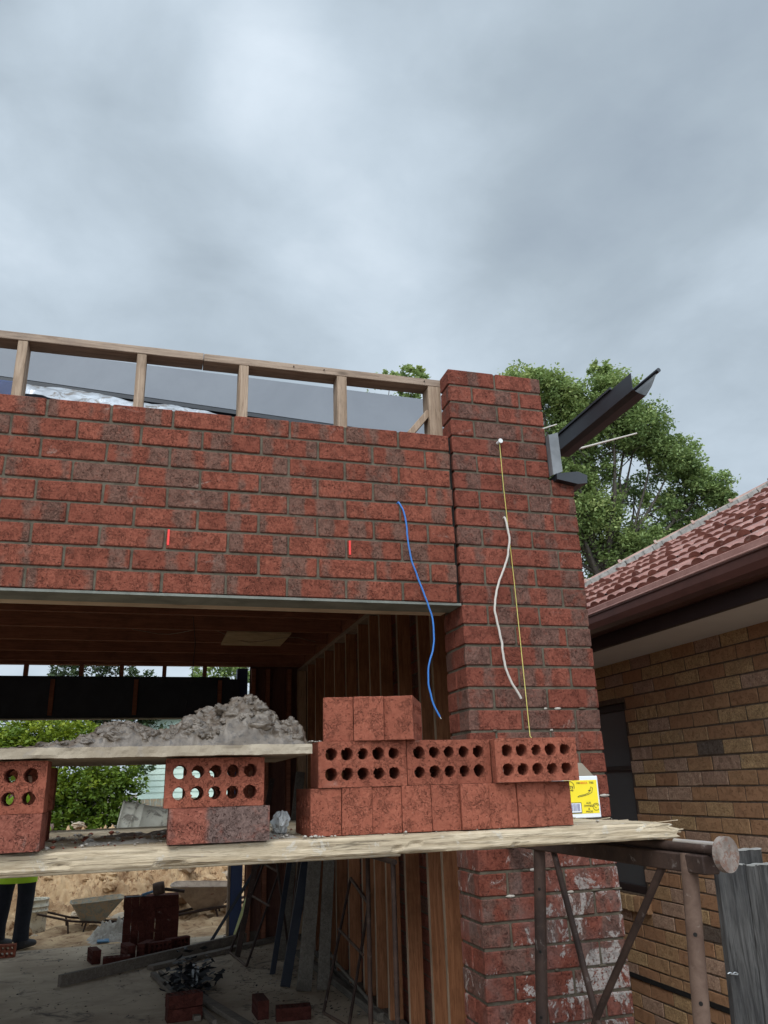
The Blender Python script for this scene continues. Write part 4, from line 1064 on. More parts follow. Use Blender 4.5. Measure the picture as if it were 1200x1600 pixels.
def text(body, x, z, size, mt, name, parent, align='LEFT'):
    cu = bpy.data.curves.new('t', 'FONT'); cu.body = body; cu.size = size; cu.align_x = align; cu.extrude = .0003
    to = bpy.data.objects.new('t', cu); C.objects.link(to); dg = bpy.context.evaluated_depsgraph_get()
    me = bpy.data.meshes.new_from_object(to.evaluated_get(dg)); bpy.data.objects.remove(to)
    me.materials.clear(); me.materials.append(mt)
    me.transform(Mk @ Matrix.Translation((x, -.0014, z)) @ Matrix.Rotation(R(90), 4, 'X'))
    o = bpy.data.objects.new(name, me); C.objects.link(o); o.parent = parent; o.matrix_parent_inverse = Matrix.Identity(4)
    # label objects are nested under the carton, so undo the carton's own place
    o.matrix_parent_inverse = Matrix.Translation(ct.location).inverted() if parent == ct else Matrix.Identity(4)
    return o
text('100', .044, .101, .0085, INK, 'print', lab); text('BRICK', .0585, .101, .0085, REDI, 'print', lab); text('TIES', .087, .101, .0085, INK, 'print', lab)
text('ey', .018, .088, .018, INK, 'print', lab); text('fastenings', .010, .081, .006, INK, 'print', lab)
text('AUS\nOWNED\n&\nMADE', .079, .041, .0085, INK, 'print', lab, 'CENTER')
b = MB()
def arc(c, r_, a0, a1, w_, mt, n=16):
    P = [Mk @ Vector((c[0]+math.cos(a0+(a1-a0)*i/n)*r_, -.0015, c[1]+math.sin(a0+(a1-a0)*i/n)*r_)) for i in range(n+1)]
    b.tube(P, w_, mt, 4, smooth=False)
arc((.103,.032), .0105, .3, 5.6, .0007, INK); arc((.103,.034), .005, 0, 5, .0006, INK)
arc((.022,.094), .015, -.5, 1.6, .0008, INK)
for P in (((.045,.062),(.060,.064),(.082,.069),(.094,.075),(.097,.088),(.092,.092),(.089,.084),(.084,.074),(.070,.069),(.050,.066),(.045,.062)),):
    b.tube([Mk @ Vector((p[0], -.0015, p[1])) for p in P], .0007, INK, 4, smooth=False)
b.box((.083,-.0022,.079),(.090,-.0009,.082), INK, M=Mk)
b.build('tie_drawing', lab)
b = MB(); b.box((.004,-.0016,.014),(.055,-.0008,.046), INK, M=Mk); b.box((.004,-.0022,.017),(.053,-.0017,.044), WHT, M=Mk)
xx = .012
while xx < .048:
    wv = rng.choice((.0006,.001,.0016)); b.box((xx,-.0028,.021),(xx+wv,-.0023,.042), INKB, M=Mk); xx += wv+rng.choice((.0007,.0012,.0018))
b.build('barcode', lab)

# crumpled white bag
b = MB(); V = []; F = []; nu, nv = 40, 22
for j in range(nv+1):
    for i in range(nu):
        a = 2*math.pi*i/nu; t = j/nv; r_ = .024*math.sin(math.pi*min(1, .12+.84*t))**.6
        r_ *= 1+.7*fbm(math.cos(a)*1.5, math.sin(a)*1.5, t*2.2+5, 2)-.55*abs(fbm(math.cos(a)*3, math.sin(a)*3, t*4+9, 2))
        V.append((-.885+math.cos(a)*r_*1.05+.006*t, -.86+math.sin(a)*r_*1.2, 1.542+t*.052+.006*fbm(a, t*4, 2)))
for j in range(nv):
    for i in range(nu): a = j*nu+i; c = j*nu+(i+1) % nu; F.append((a, c, c+nu, a+nu))
b.add(V, F, WHITEP, smooth=False); tag(b.build('plastic_bag'), 'small crumpled white plastic bag on the plank between the two brick piles', 'plastic bag')

# ------------------------------------------------------------------ inner scaffold plank with a bucket on its side
b = MB(); b.box((-2.9, 1.2, 1.302), (.06, 1.43, 1.439), PLANK, .004); b.box((-2.9, 1.2, 1.441), (.06, 1.43, 1.486), PLANK, .004); tag(b.build('scaffold_plank'), 'pale front inner plank inside the opening, in front of the tipped bucket', 'plank')
for xx, lb in ((-2.7, 'steel trestle under the left end of the inner plank'), (-.02, 'steel trestle under the right end of the inner plank')):
    t2 = thing('trestle', lb, 'trestle', (xx, 1.3, SL))
    b = MB(); b.tube([(xx,1.05,1.288),(xx,1.72,1.288)], .014, RUST, 8); b.build('top_rail', t2)
    for yy in (1.08, 1.58):
        b = MB(); b.tube([(xx,yy,1.283),(xx,yy,SL)], .013, RUST, 8); b.build('leg', t2)
def revolve(mb, prof, mt, M, n=36, smooth=True):
    V = []; F = []
    for (r_, z) in prof:
        for k in range(n):
            a = 2*math.pi*k/n; V.append(M @ Vector((math.cos(a)*r_, math.sin(a)*r_, z)))
    for i in range(len(prof)-1):
        for k in range(n): a = i*n+k; c = i*n+(k+1) % n; F.append((a, c, c+n, a+n))
    mb.add(V, F, mt, .4, smooth=smooth); return mb
BP = [(0,0),(.125,0),(.128,.006),(.132,.10),(.137,.235),(.143,.236),(.143,.246),(.138,.248),(.139,.285),(.145,.287),(.145,.297),(.140,.30),(.140,.36),(.147,.362),(.147,.372),(.141,.374),(.137,.36),(.122,.012),(0,.010)]
def bucket(name, label, M, parent_loc, mt=BUCKETM, scale=1.0):
    t_ = thing(name, label, 'bucket', parent_loc)
    Ms = M @ Matrix.Scale(scale, 4)
    b = MB(); revolve(b, BP, mt, Ms); b.build('pail', t_)
    b = MB(); P = [Ms @ Vector((math.cos(a)*.15, -.02+math.sin(a)*.15*.25-.0, .32-abs(math.sin(a))*.13)) for a in [math.pi*i/14 for i in range(15)]]
    b.tube(P, .0025, WORN_HL, 6); b.build('handle', t_)
bucket('bucket', 'mortar smeared bucket tipped on its side on the inner plank', Matrix.Translation((-1.06, 1.56, 1.449)) @ Matrix.Rotation(R(-80), 4, 'Y') @ Matrix.Rotation(R(0), 4, 'X'), (-1.2, 1.56, 1.455), scale=.80)
b = MB(); b.box((-2.9, 1.45, 1.302), (.06, 1.68, 1.335), PLANK, .004); tag(b.build('scaffold_plank'), 'rear inner plank carrying the tipped bucket', 'plank')

# ------------------------------------------------------------------ upright grey palings at the right edge
for i, (x0_, x1_, yb, zt, lb) in enumerate(((.585, .690, -.62, 1.372, 'dark grey weathered paling at the right, its pale top just below its neighbour behind'),
                                        (.692, .830, -.625, 1.366, 'dark grey weathered paling at the right edge of the picture'),
                                        (.615, .795, -.585, 1.410, 'pale topped paling standing behind the two front palings'))):
    p = thing('fence_paling', lb, 'paling', ((x0_+x1_)/2, yb, 0))
    b = MB(); V = []; F = []; nx, nz = 14, 60; lean = -.065
    for s_, yy in ((0, yb), (1, yb+.022)):
        for k in range(nz+1):
            z = zt*k/nz
            for j in range(nx+1):
                x = x0_+(x1_-x0_)*j/nx
                gro = .0022*fbm(x*55, z*1.2, i*5+s_, 3)
                V.append((x+lean*(zt-z)/zt*1.0+(.002*fbm(z*7, i, 1) if j in (0, nx) else 0), yy+gro, z+(.004*fbm(x*30, 2, i, 2) if k == nz else 0)))
    nn = (nx+1)*(nz+1)
    for k in range(nz):
        for j in range(nx):
            a = k*(nx+1)+j; F.append((a, a+1, a+nx+2, a+nx+1)); F.append((nn+a+nx+1, nn+a+nx+2, nn+a+1, nn+a))
        a = k*(nx+1); F.append((a, a+nx+1, nn+a+nx+1, nn+a)); F.append((a+nx, nn+a+nx, nn+a+2*nx+1, a+2*nx+1))
    b.add(V, F, FENCE, rng.random(), smooth=False)
    b.build('board', p)
    b = MB(); V = []; F = []
    for j in range(nx+1):
        x = x0_+(x1_-x0_)*j/nx; z = zt+.004*fbm(x*30, 2, i, 2)
        for yy, zz in ((yb-.001, z-.003), (yb-.001, z+.0015), (yb+.024, z+.0015), (yb+.024, z-.003)): V.append((x, yy, zz))
    for j in range(nx):
        for k in range(3): F.append((j*4+k, j*4+4+k, j*4+5+k, j*4+1+k))
    b.add(V, F, FENCE_TOP, .5); b.build('sawn_top', p)
b = MB(); P = smooth_pts([(.553,-.632,1.065),(.562,-.634,1.068),(.570,-.634,1.064),(.580,-.633,1.067),(.590,-.633,1.062)], 5); b.tube(P, .0018, ZINC, 6)
b.tube([(.562,-.634,1.064),(.588,-.634,1.060)], .0014, ZINC, 6); tag(b.build('wire_tie'), 'small twisted bright wire tie on the dark palings', 'wire')

# ------------------------------------------------------------------ things on and beyond the slab
GB = 'loose bricks lying on the garage floor'
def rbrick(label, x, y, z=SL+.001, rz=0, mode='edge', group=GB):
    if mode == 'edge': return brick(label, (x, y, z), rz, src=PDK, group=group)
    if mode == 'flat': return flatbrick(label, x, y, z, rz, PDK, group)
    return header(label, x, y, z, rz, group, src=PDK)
GP = 'bricks in the dark square stack at the back of the slab'
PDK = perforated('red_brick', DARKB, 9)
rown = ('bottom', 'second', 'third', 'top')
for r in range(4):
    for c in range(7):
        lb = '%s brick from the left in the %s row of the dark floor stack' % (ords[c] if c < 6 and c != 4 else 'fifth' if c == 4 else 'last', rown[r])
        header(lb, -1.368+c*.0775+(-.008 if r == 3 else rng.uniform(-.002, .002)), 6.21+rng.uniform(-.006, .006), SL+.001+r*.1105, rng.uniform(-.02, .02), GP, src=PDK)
rbrick('brick standing alone on the slab left of the stack', -1.60, 5.42, rz=.25, mode='header')
rbrick('brick lying flat on the slab next to the lone standing brick', -1.50, 5.22, rz=.05, mode='flat')
rbrick('brick on end among rubble by the left foot of the dark stack', -1.30, 5.52, rz=.3, mode='header')
rbrick('brick leaning on another by the left foot of the dark stack', -1.22, 5.60, rz=-.4, mode='header')
rbrick('left brick of the fallen pair right of the dark stack', -1.11, 5.58, rz=.35, mode='edge')
rbrick('right brick of the fallen pair right of the dark stack', -.93, 5.72, rz=.45, mode='edge')
brick('perforated brick on edge at the feet of the standing person', (-2.565, 6.115, SL+.001), .02, group=GB)
rbrick('brick at the bottom of the picture beside the pale timber lengths', -.995, 3.18, rz=.12, mode='flat')
rbrick('brick on top of another at the bottom of the picture', -.99, 3.19, z=SL+.078, rz=.2, mode='flat')
rbrick('brick at the bottom of the picture in front of the right studs', -.42, 3.02, rz=.05, mode='header')
rbrick('half hidden flat brick at the bottom of the picture near the right studs', -.31, 2.93, rz=-.1, mode='flat')

b = MB(); b.bar((-1.80, 4.62, SL+.042), (.22, 6.25, SL+.042), .045, .085, PLANK_GX, bev=.002); tag(b.build('timber_length'), 'long grey timber on edge lying diagonally across the slab', 'timber')
b = MB(); b.bar((-1.10, 4.95, SL+.02), (.28, 5.98, SL+.02), .09, .035, PLANK_GX, bev=.002); tag(b.build('timber_length'), 'pale flat timber lying along the near side of the diagonal timber', 'timber')
for (p, q_, wd, lb) in (((-1.075,4.70,SL+.02),(-.80,3.15,SL+.02),.045,'left narrow pale timber running towards the viewer'),
                        ((-1.02,4.72,SL+.022),(-.70,3.0,SL+.022),.030,'thin middle timber strip running towards the viewer'),
                        ((-.96,4.45,SL+.03),(-.50,2.75,SL+.03),.07,'right wider pale timber running towards the viewer')):
    b = MB(); b.bar(p, q_, wd, .03, PLANK_GX, bev=.002); tag(b.build('timber_length'), lb, 'timber', 'pale timbers lying towards the viewer')
# black plastic scraps
b = MB()
for _ in range(260):
    c = Vector((-.80+rng.gauss(0, .085), 4.15+rng.gauss(0, .20), SL+.02+abs(rng.gauss(0, .07)))); V = []
    a = rng.uniform(0, 6.28); up_ = Vector((rng.gauss(0, .5), rng.gauss(0, .5), 1)).normalized(); s1 = Vector((math.cos(a), math.sin(a), rng.uniform(-.3,.3))); 
    w1, w2 = rng.uniform(.015, .06), rng.uniform(.008, .03)
    for t1, t2 in ((-1,-1),(1,-.8),(.9,1),(-.8,.9)):
        V.append(c+s1*w1*t1+s1.cross(up_)*w2*t2+up_*rng.uniform(-.012,.012))
    for v in V: v.z = max(v.z, SL+.002)
    b.add(V, [(0,1,2),(0,2,3)], BLACKP)
tag(b.build('plastic_scraps'), 'heap of torn black plastic scraps on the slab', 'plastic scraps', kind='stuff')
for i, (x, y, h_, lb) in enumerate(((-.87,4.02,.20,'small pale offcut standing up in the black plastic heap, left one'),(-.80,3.98,.19,'small pale offcut standing up in the black plastic heap, middle one'),(-.765,4.0,.17,'small pale offcut standing up in the black plastic heap, right one'))):
    b = MB(); b.bar((x,y,SL),(x+.01,y+.03,SL+h_), .018, .012, ZINC_D if i else PLANK_GX, up=(0,1,0)); tag(b.build('offcut'), lb, 'offcut')
b = MB(); b.box((-1.01, 4.25, SL+.001), (-.90, 4.42, SL+.02), WHITEP, .008, jit=.004); tag(b.build('work_glove'), 'pale flat glove like scrap beside the black plastic heap', 'glove')
# tools on the dark stack
b = MB(); revolve(b, [(0,-.06),(.055,-.058),(.062,-.03),(.062,.03),(.055,.058),(0,.06)], RUST_L, Matrix.Translation((-1.04,6.24,SL+.51)) @ Matrix.Rotation(R(80), 4, 'Y'), 18)
b.bar((-.98,6.24,SL+.50),(-.78,6.22,SL+.47), .04, .03, RUST, bev=.004); tag(b.build('hand_tool'), 'round headed hand tool lying on the dark brick stack', 'tool')
b = MB(); b.box((-1.36,6.20,SL+.446),(-1.16,6.27,SL+.452), BLACKB); b.tube([(-1.20,6.23,SL+.46),(-1.08,6.22,SL+.49)], .012, BLUEPL, 8); tag(b.build('trowel'), 'trowel with blue handle lying on the dark brick stack', 'trowel')
b = MB(); b.box((-1.62, 6.55, SL+.0), (-1.50, 6.70, SL+.02), BLUEPL, .006, jit=.006); tag(b.build('blue_scrap'), 'small blue scrap on the ground left of the dark brick stack', 'scrap')
lump('mortar_spill', -1.75, -1.15, 6.55, 7.25, SL-.02, .14, MUDDRY, 'low grey heap of spilled mortar beside the dark brick stack', 'mortar', seed=3.3, rug=1.4)

# A frame trestle stands and planks leaning in the corner
def aframe(label, base, top, wd, loc, mid=(.36, .68), shift=(0,0,0)):
    t_ = thing('folding_stand', label, 'stand', loc)
    (a, b_), (c, d) = base, top
    bb_ = MB(); bb_.tube([a, c], .011, RUST, 8); bb_.build('leg', t_)
    bb_ = MB(); bb_.tube([b_, d], .011, RUST, 8); bb_.build('leg', t_)
    bb_ = MB(); bb_.tube([c, d], .012, RUST_L, 8); bb_.build('top_rail', t_)
    bb_ = MB(); bb_.tube([a, b_], .011, RUST_L, 8); bb_.build('foot_rail', t_)
    for m_ in mid:
        p = Vector(a).lerp(Vector(c), m_); q_ = Vector(b_).lerp(Vector(d), m_)
        bb_ = MB(); bb_.tube([p-(q_-p)*.08, q_+(q_-p)*.1], .010, RUST_L, 8); bb_.build('rung', t_)
    return t_
aframe('small rusty folding stand leaning by the blue column', ((-.378,5.40,SL+.01),(-.300,4.72,SL+.01)), ((-.03,5.75,.93),(.09,5.50,.86)), .3, (-.34,5.1,SL), (.62,))
aframe('rusty folding stand leaning against the near right studs', ((.02,3.0,SL+.01),(.10,2.60,SL+.01)), ((.33,3.45,.98),(.338,2.95,.86)), .3, (.06,2.8,SL), (.58,))
LN = (((-.33,5.2,SL),(.04,5.7,1.75),.05,.02,RUST,'long dark rusty bar leaning beside the small folding stand'),
      ((-.55,5.85,SL),(.02,5.85,1.05),.03,.03,BLACKB,'thin black bar slanting in front of the blue column'),
      ((-.13,4.35,SL),(.16,5.0,1.30),.045,.02,BLACKB,'dark steel bar leaning, leftmost in the corner bundle'),
      ((-.02,4.3,SL),(.26,4.85,1.55),.04,.04,RUST,'rusty angle iron leaning in the corner bundle'),
      ((.03,4.9,SL),(.30,5.5,1.8),.09,.035,PLANK_G,'old grey board leaning deep in the corner'),
      ((-.10,3.88,SL),(.21,4.35,1.40),.075,.035,BLACKB,'black stained board leaning against the studs'),
      ((.01,3.68,SL),(.22,4.15,1.42),.11,.03,PLANK_G,'wide grey board leaning against the studs, left of two'),
      ((.15,3.66,SL),(.30,4.0,1.42),.09,.03,PLANK_G,'wide grey board leaning against the studs, right of two'),
      ((.05,4.5,SL),(-.02,5.2,1.25),.02,.02,RUST,'thin rusty rod crossing the corner bundle'),
      ((.12,4.2,SL),(.20,4.9,1.5),.02,.02,RUST_L,'thin brown rod standing in the corner bundle'),
      ((-.28,5.98,SL+.03),(-.14,5.95,.66),.045,.02,LEVEL,'pale yellow spirit level leaning on the blue column'))
for p, q_, wd, th, mt, lb in LN:
    b = MB(); b.bar(p, q_, wd, th, mt, up=(0,-1,.3), bev=.002)
    nm = {'RUST': 'steel_bar'}.get('x', None)
    o = b.build('spirit_level' if mt is LEVEL else 'leaning_board' if mt is PLANK_G or 'board' in lb else 'steel_bar')
    tag(o, lb, 'level' if mt is LEVEL else 'board' if 'board' in lb else 'steel bar')
b = MB(); b.bar((.20,5.0,SL+.03),(.33,2.66,SL+.03), .05, .05, PLANK_G, bev=.003); tag(b.build('timber_length'), 'old grey timber lying on the slab along the foot of the studs', 'timber')
b = MB(); b.tube([(.20,4.0,SL+.30),(.25,3.6,SL+.18),(.31,3.2,SL+.10),(.335,2.8,SL+.05),(.42,2.45,SL+.02)], .012, PLANK_G, 8); tag(b.build('old_rope'), 'dirty rope trailing down along the foot of the studs', 'rope')
b = MB()
for _ in range(700):
    x = rng.uniform(-2.2, .3); y = rng.uniform(2.8, 6.5); s_ = rng.uniform(.003, .011)
    if x > -.4: s_ *= 1.2
    crumb(b, (x, y, SL+s_*.2), s_, rng.choice((BLACKB, DIRT, MUDDRY, CONC, PLANK_G, RUST)))
for _ in range(420):
    x = rng.uniform(-.45, .3); y = rng.uniform(2.8, 5.6); a = rng.uniform(0, 3.14); L_ = rng.uniform(.01, .035)
    b.bar((x, y, SL+.003), (x+math.cos(a)*L_, y+math.sin(a)*L_, SL+.004), .004, .002, rng.choice((BLACKB, PLANK_G, DIRT)))
tag(b.build('floor_litter'), 'crumbs, chips and bits of litter scattered over the slab', 'litter', kind='stuff')

# wheelbarrows
def barrow(label, x, y, rz, mt, s_=1.0, zs=1.0, dz=0.0):
    t_ = thing('wheelbarrow', label, 'wheelbarrow', (x, y, SL-.02)); M = Matrix.Translation((x, y, SL-.02+dz)) @ Matrix.Rotation(rz, 4, 'Z') @ Matrix.Scale(s_, 4) @ Matrix.Scale(zs, 4, (0,0,1))
    b = MB(); top = [(-.38,-.30,.62),(.46,-.33,.66),(.46,.33,.66),(-.38,.30,.62)]; bot = [(-.20,-.17,.33),(.16,-.19,.30),(.16,.19,.30),(-.20,.17,.33)]
    def sup(P, k, off=0):
        o_ = []
        for i in range(4):
            p, q_ = Vector(P[i]), Vector(P[(i+1) % 4])
            for j in range(k): o_.append(p.lerp(q_, j/k))
        c = sum(o_, Vector())/len(o_)
        return [c+(v-c)*(1-.10*max(0, ((v-c).xy.length/max(1e-6, (Vector(P[0])-c).xy.length))-.75)/.25) for v in o_]
    T = sup(top, 6); B = sup(bot, 6); n = len(T)
    V = [M @ v for v in T]+[M @ v.lerp(w_, .5)*1 for v, w_ in zip(T, B)]+[M @ v for v in B]+[M @ (Vector((v.x*.975, v.y*.965, v.z-.004))) for v in T]+[M @ (Vector((v.x*.96, v.y*.94, v.z+.008))) for v in B]
    F = []
    for a, c in ((0,1),(1,2)):
        F += [(a*n+i, a*n+(i+1)%n, c*n+(i+1)%n, c*n+i) for i in range(n)]
    F += [(i, 3*n+i, 3*n+(i+1)%n, (i+1)%n) for i in range(n)] + [(3*n+i, 4*n+i, 4*n+(i+1)%n, 3*n+(i+1)%n) for i in range(n)]
    F += [tuple(range(2*n, 3*n)), tuple(range(4*n, 5*n))]
    b.add(V, F, mt, .5, smooth=False); b.tube([M @ v for v in T]+[M @ T[0]], .011*s_, mt, 6); b.build('tray', t_)
    for sg in (-1, 1):
        b = MB(); b.tube([M @ Vector(p) for p in ((.58,sg*.07,.19),(.2,sg*.17,.27),(-.35,sg*.24,.36),(-.85,sg*.29,.52))], .016*s_, RUST, 8); b.build('handle', t_)
        b = MB(); b.tube([M @ Vector(p) for p in ((-.12,sg*.2,.32),(-.20,sg*.25,.0),(-.36,sg*.25,.0),(-.40,sg*.24,.37))], .013*s_, RUST, 8); b.build('leg', t_)
    W_ = M @ Matrix.Translation((.60,0,.19)) @ Matrix.Rotation(R(90), 4, 'X')
    b = MB(); pr = [(.13,-.035),(.16,-.045),(.185,-.035),(.193,-.01),(.193,.01),(.185,.035),(.16,.045),(.13,.035),(.13,-.035)]; revolve(b, pr, RUBBER, W_, 28); w1 = b.build('wheel', t_)
    b = MB(); revolve(b, [(0,-.03),(.03,-.03),(.035,-.01),(.13,-.02),(.13,.02),(.035,.01),(.03,.03),(0,.03)], RUST_L, W_, 20); b.build('rim', w1)
    return t_
barrow('muddy wheelbarrow standing just left of the blue column', -.42, 7.95, R(172), BARROW, .98, .80, -.13)
barrow('grey green wheelbarrow standing in the sand left of the dark brick stack', -1.72, 7.6, R(8), BARROWG, .72, .9, -.10)
bucket('bucket', 'dirty white bucket standing on the sand beside the person', Matrix.Translation((-2.36, 7.7, SL-.02)), (-2.36, 7.7, SL), scale=.95)
# red machine behind the wheelbarrow
mc = thing('site_machine', 'red site machine partly hidden behind the plank and wheelbarrow', 'machine', (-.3, 10.2, SL))
b = MB(); b.box((-.95,10.2,1.02),(.3,11.0,1.30), REDPAINT, .05); b.box((-.60,10.0,.97),(-.05,10.3,1.08), REDPAINT, .02); b.build('body', mc)
b = MB(); b.box((-.78,10.1,.20),(-.66,10.2,1.15), PLANK_G, .01); b.build('post', mc)
b = MB(); b.bar((-.72,10.15,.72),(-.25,10.15,1.0), .04, .05, REDPAINT); b.build('arm', mc)
b = MB(); b.tube([(-.30,10.3,1.05),(-.42,10.3,.3)], .02, ZINC, 8); b.build('stay', mc)
# distant garden side: lawn, low wall, fence
b = MB(); b.box((-1.2, 11.9, .0), (6, 12.02, .62), ZINC_D, .01); tag(b.build('garden_wall'), 'low grey wall in front of the lawn strip behind the wheelbarrow', 'wall')
b = MB(); b.add([(-1.5,12.1,.30),(8,12.1,.30),(8,19,1.35),(-1.5,19,1.35)], [(0,1,2,3)], GRASS); tag(b.build('lawn'), kind='structure')
fn = thing('fence', 'grey green paling fence under the pale green house', 'fence', (-.5, 15, 0))
b = MB(); xx = -1.6
while xx < 2.5: b.box((xx,15.0,0),(xx+.11,15.02,1.52+rng.uniform(-.01,.01)), BARROWG); xx += .115
b.build('palings', fn)
b = MB(); b.box((-1.6,14.96,1.3),(2.5,15.0,1.37), PLANK_G); b.build('rail', fn)

# ------------------------------------------------------------------ houses far behind
mh = thing('house', 'pale green weatherboard house behind the bushes', 'house', (1, 18, 0))
b = MB()
for i in range(24):
    z = .1+i*.14; b.add([(-1.45,18-.02,z),(6,18-.02,z),(6,18,z+.14),(-1.45,18,z+.14),(-1.45,18.0,z),(6,18.0,z)], [(0,1,2,3),(0,4,5,1)], MINT)
b.box((-1.45,18.01,.1),(6,22,3.46), MINT); b.build('wall', mh)
b = MB(); b.add([(-1.8,17.6,3.4),(6.3,17.6,3.4),(6.3,20,4.3),(-1.8,20,4.3)], [(0,1,2,3)], GREYROOF); b.build('roof', mh)
w_ = MB().box((2.2,17.93,1.5),(3.4,17.98,2.7), WHITEP).build('window', mh)
MB().box((2.28,17.92,1.58),(3.32,17.929,2.62), GLASSD).build('pane', w_)
for zz in (4.72, 4.60):
    pl_ = MB(); P = [(-9+i*.9, 22+.15*i, 5.9+(zz-4.72)*2+ .004*(i-12)**2) for i in range(25)]
# power lines
for k, (z0_, lb) in enumerate(((5.35, 'upper black power line seen through the gap above the black beam'), (5.12, 'lower black power line seen through the gap above the black beam'))):
    b = MB(); b.tube([(-8+i*.8, 20, z0_+.0025*(i-9)**2 - i*.012) for i in range(20)], .008, BLACKP, 5); tag(b.build('power_line'), lb, 'power line')

# ------------------------------------------------------------------ trees
def leaves(mb, c, r_, n, size, mt, squash=.8, tone=.5, up=.5):
    """leaf sized rhombic faces filling a lobe in sprays, thicker towards its skin"""
    c = Vector(c); ns = max(3, n//26)
    for _ in range(ns):
        d = Vector((rng.gauss(0,1), rng.gauss(0,1), rng.gauss(0,1))).normalized(); q_ = r_*(rng.random()**.42)*rng.uniform(.75, 1.08)
        s_c = c+Vector((d.x*q_, d.y*q_, d.z*q_*squash)); sr = r_*rng.uniform(.13, .25)
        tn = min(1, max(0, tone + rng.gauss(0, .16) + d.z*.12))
        V = []; F = []
        for k in range(n//ns):
            p = s_c+Vector((rng.gauss(0, sr*.6), rng.gauss(0, sr*.6), rng.gauss(0, sr*.42)))
            a = Vector((rng.gauss(0,1), rng.gauss(0,1), rng.gauss(-.25,.55))).normalized(); nn_ = Vector((rng.gauss(0,.7), rng.gauss(0,.7), 1)).normalized(); b_ = a.cross(nn_).normalized()
            L_ = size*rng.uniform(.6, 1.25); W2 = L_*rng.uniform(.30, .5); o_ = len(V)
            V += [p-a*L_*.5, p+b_*W2*.7-a*L_*.08, p+a*L_*.5, p-b_*W2*.7-a*L_*.08]; F.append((o_, o_+1, o_+2, o_+3))
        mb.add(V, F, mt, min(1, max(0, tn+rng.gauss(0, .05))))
def limb(mb, p, q_, r0_, r1_, mt, sag=.0, n=7):
    p, q_ = Vector(p), Vector(q_); L_ = (q_-p).length; P = []; off = Vector((rng.gauss(0,.06), rng.gauss(0,.06), rng.gauss(0,.04)))*L_
    for i in range(n+1):
        t = i/n; P.append(p.lerp(q_, t)+off*math.sin(t*math.pi)+Vector((0,0,sag*L_*math.sin(t*math.pi)))+Vector((rng.gauss(0,.008), rng.gauss(0,.008), 0))*L_)
    mb.tube(P, [r0_+(r1_-r0_)*i/n for i in range(n+1)], mt, 7); return P
def tree(name, label, base, lobes, trunk_r, size, mt, dens, cat='tree', fork=None, tone=.5, twigs=True, group=None):
    t_ = thing(name, label, cat, base, group)
    base = Vector(base); cen = sum((Vector(l[:3]) for l in lobes), Vector())/len(lobes)
    fk = Vector(fork) if fork else base.lerp(cen, .45); fk = Vector((fk.x, fk.y, fk.z))
    b = MB(); limb(b, base, fk, trunk_r, trunk_r*.6, BARK, n=9)
    for (x, y, z, r_, *k) in lobes:
        P = limb(b, fk+(cen-fk)*rng.uniform(-.05, .25), (x, y, z), trunk_r*.24, trunk_r*.04, BARK, sag=-.04)
        if twigs:
            for _ in range(9):
                s_ = rng.choice(P[3:]); d = Vector((rng.gauss(0,1), rng.gauss(0,1), rng.gauss(.1,.7))).normalized()
                limb(b, s_, Vector(s_)+d*r_*rng.uniform(.6, 1.1), trunk_r*.07, trunk_r*.015, BARK, n=4)
    b.build('trunk', t_)
    b = MB()
    for (x, y, z, r_, *k) in lobes:
        f = k[0] if k else 1.0
        leaves(b, (x, y, z), r_, int(dens*f*(r_**2)), size, mt, tone=tone+(k[1] if len(k) > 1 else 0))
    b.build('crown', t_); return t_
LB = [(5.9,10.75,9.25,.5,.9,.1),(6.35,10.6,9.85,.38,.8,.1),(9.5,10.9,7.35,.42,.8,.05),(8.2,10.5,9.35,.5,.9,.1),(8.8,10.4,8.4,.5,.8,.05),(7.0,10.6,9.3,.5,.8,.1),(9.75,10.5,7.9,.4,.8,.1),(8.6,10.9,6.3,.7,.9,.05),(7.1,11.0,7.7,.6,.9,.05),(9.9,10.9,6.5,.5,.8),(6.03,10.68,9.62,.62,.8,.1),(6.72,10.5,9.50,.60,.8,.15),(7.85,10.18,9.45,.62,.9,.05),(7.75,10.3,10.0,.34,.8,.1),(7.25,10.8,8.75,.85,.9),(8.35,10.3,8.75,.78,.9,-.05),
      (9.25,10.3,8.1,.66,.8,-.05),(9.95,10.3,7.5,.55,.9,-.05),(10.25,10.2,7.25,.34,.8),(8.75,11.2,7.7,.55,.35,-.1),(7.5,11.2,7.0,.85,1.0,.12),(8.2,11.4,6.1,.75,1.0,0),(9.2,10.9,6.5,.55,.8,-.1),
      (9.7,10.7,6.9,.45,.6,-.1),(7.7,10.9,7.9,.6,.5,-.05),(9.0,10.6,7.15,.5,.3,-.1),(5.3,11.07,9.1,.8,.8),(6.6,11.2,8.0,.9,.8),(6.7,11.6,6.6,.9,.8),(7.9,11.8,5.0,.9,.8),(9.2,11.4,5.5,.7,.8)]
tree('tree', 'large spreading green maple like tree rising between the pier and the tiled roof', (7.9, 11.6, 0), LB, .24, .082, LEAF, 17000, fork=(7.8,11.4,5.6), tone=.45)
tree('tree', 'green tree top peeping over the right end of the parapet frame', (3.4, 12.2, 0), [(3.62,11.35,9.98,.34,.9,.1),(3.95,11.3,10.05,.24,.9,.15),(3.25,11.4,9.85,.30,.8,.1),(3.72,11.35,9.72,.42,.9,.1),(3.15,11.6,9.15,.62,.9),(3.95,11.4,9.0,.6,.9),(4.4,11.6,8.6,.7,.8),(3.4,11.8,8.1,.8,.8),(2.6,12.0,8.2,.6,.8)], .16, .09, LEAF, 5500, fork=(3.4,12.0,5.5), tone=.5)
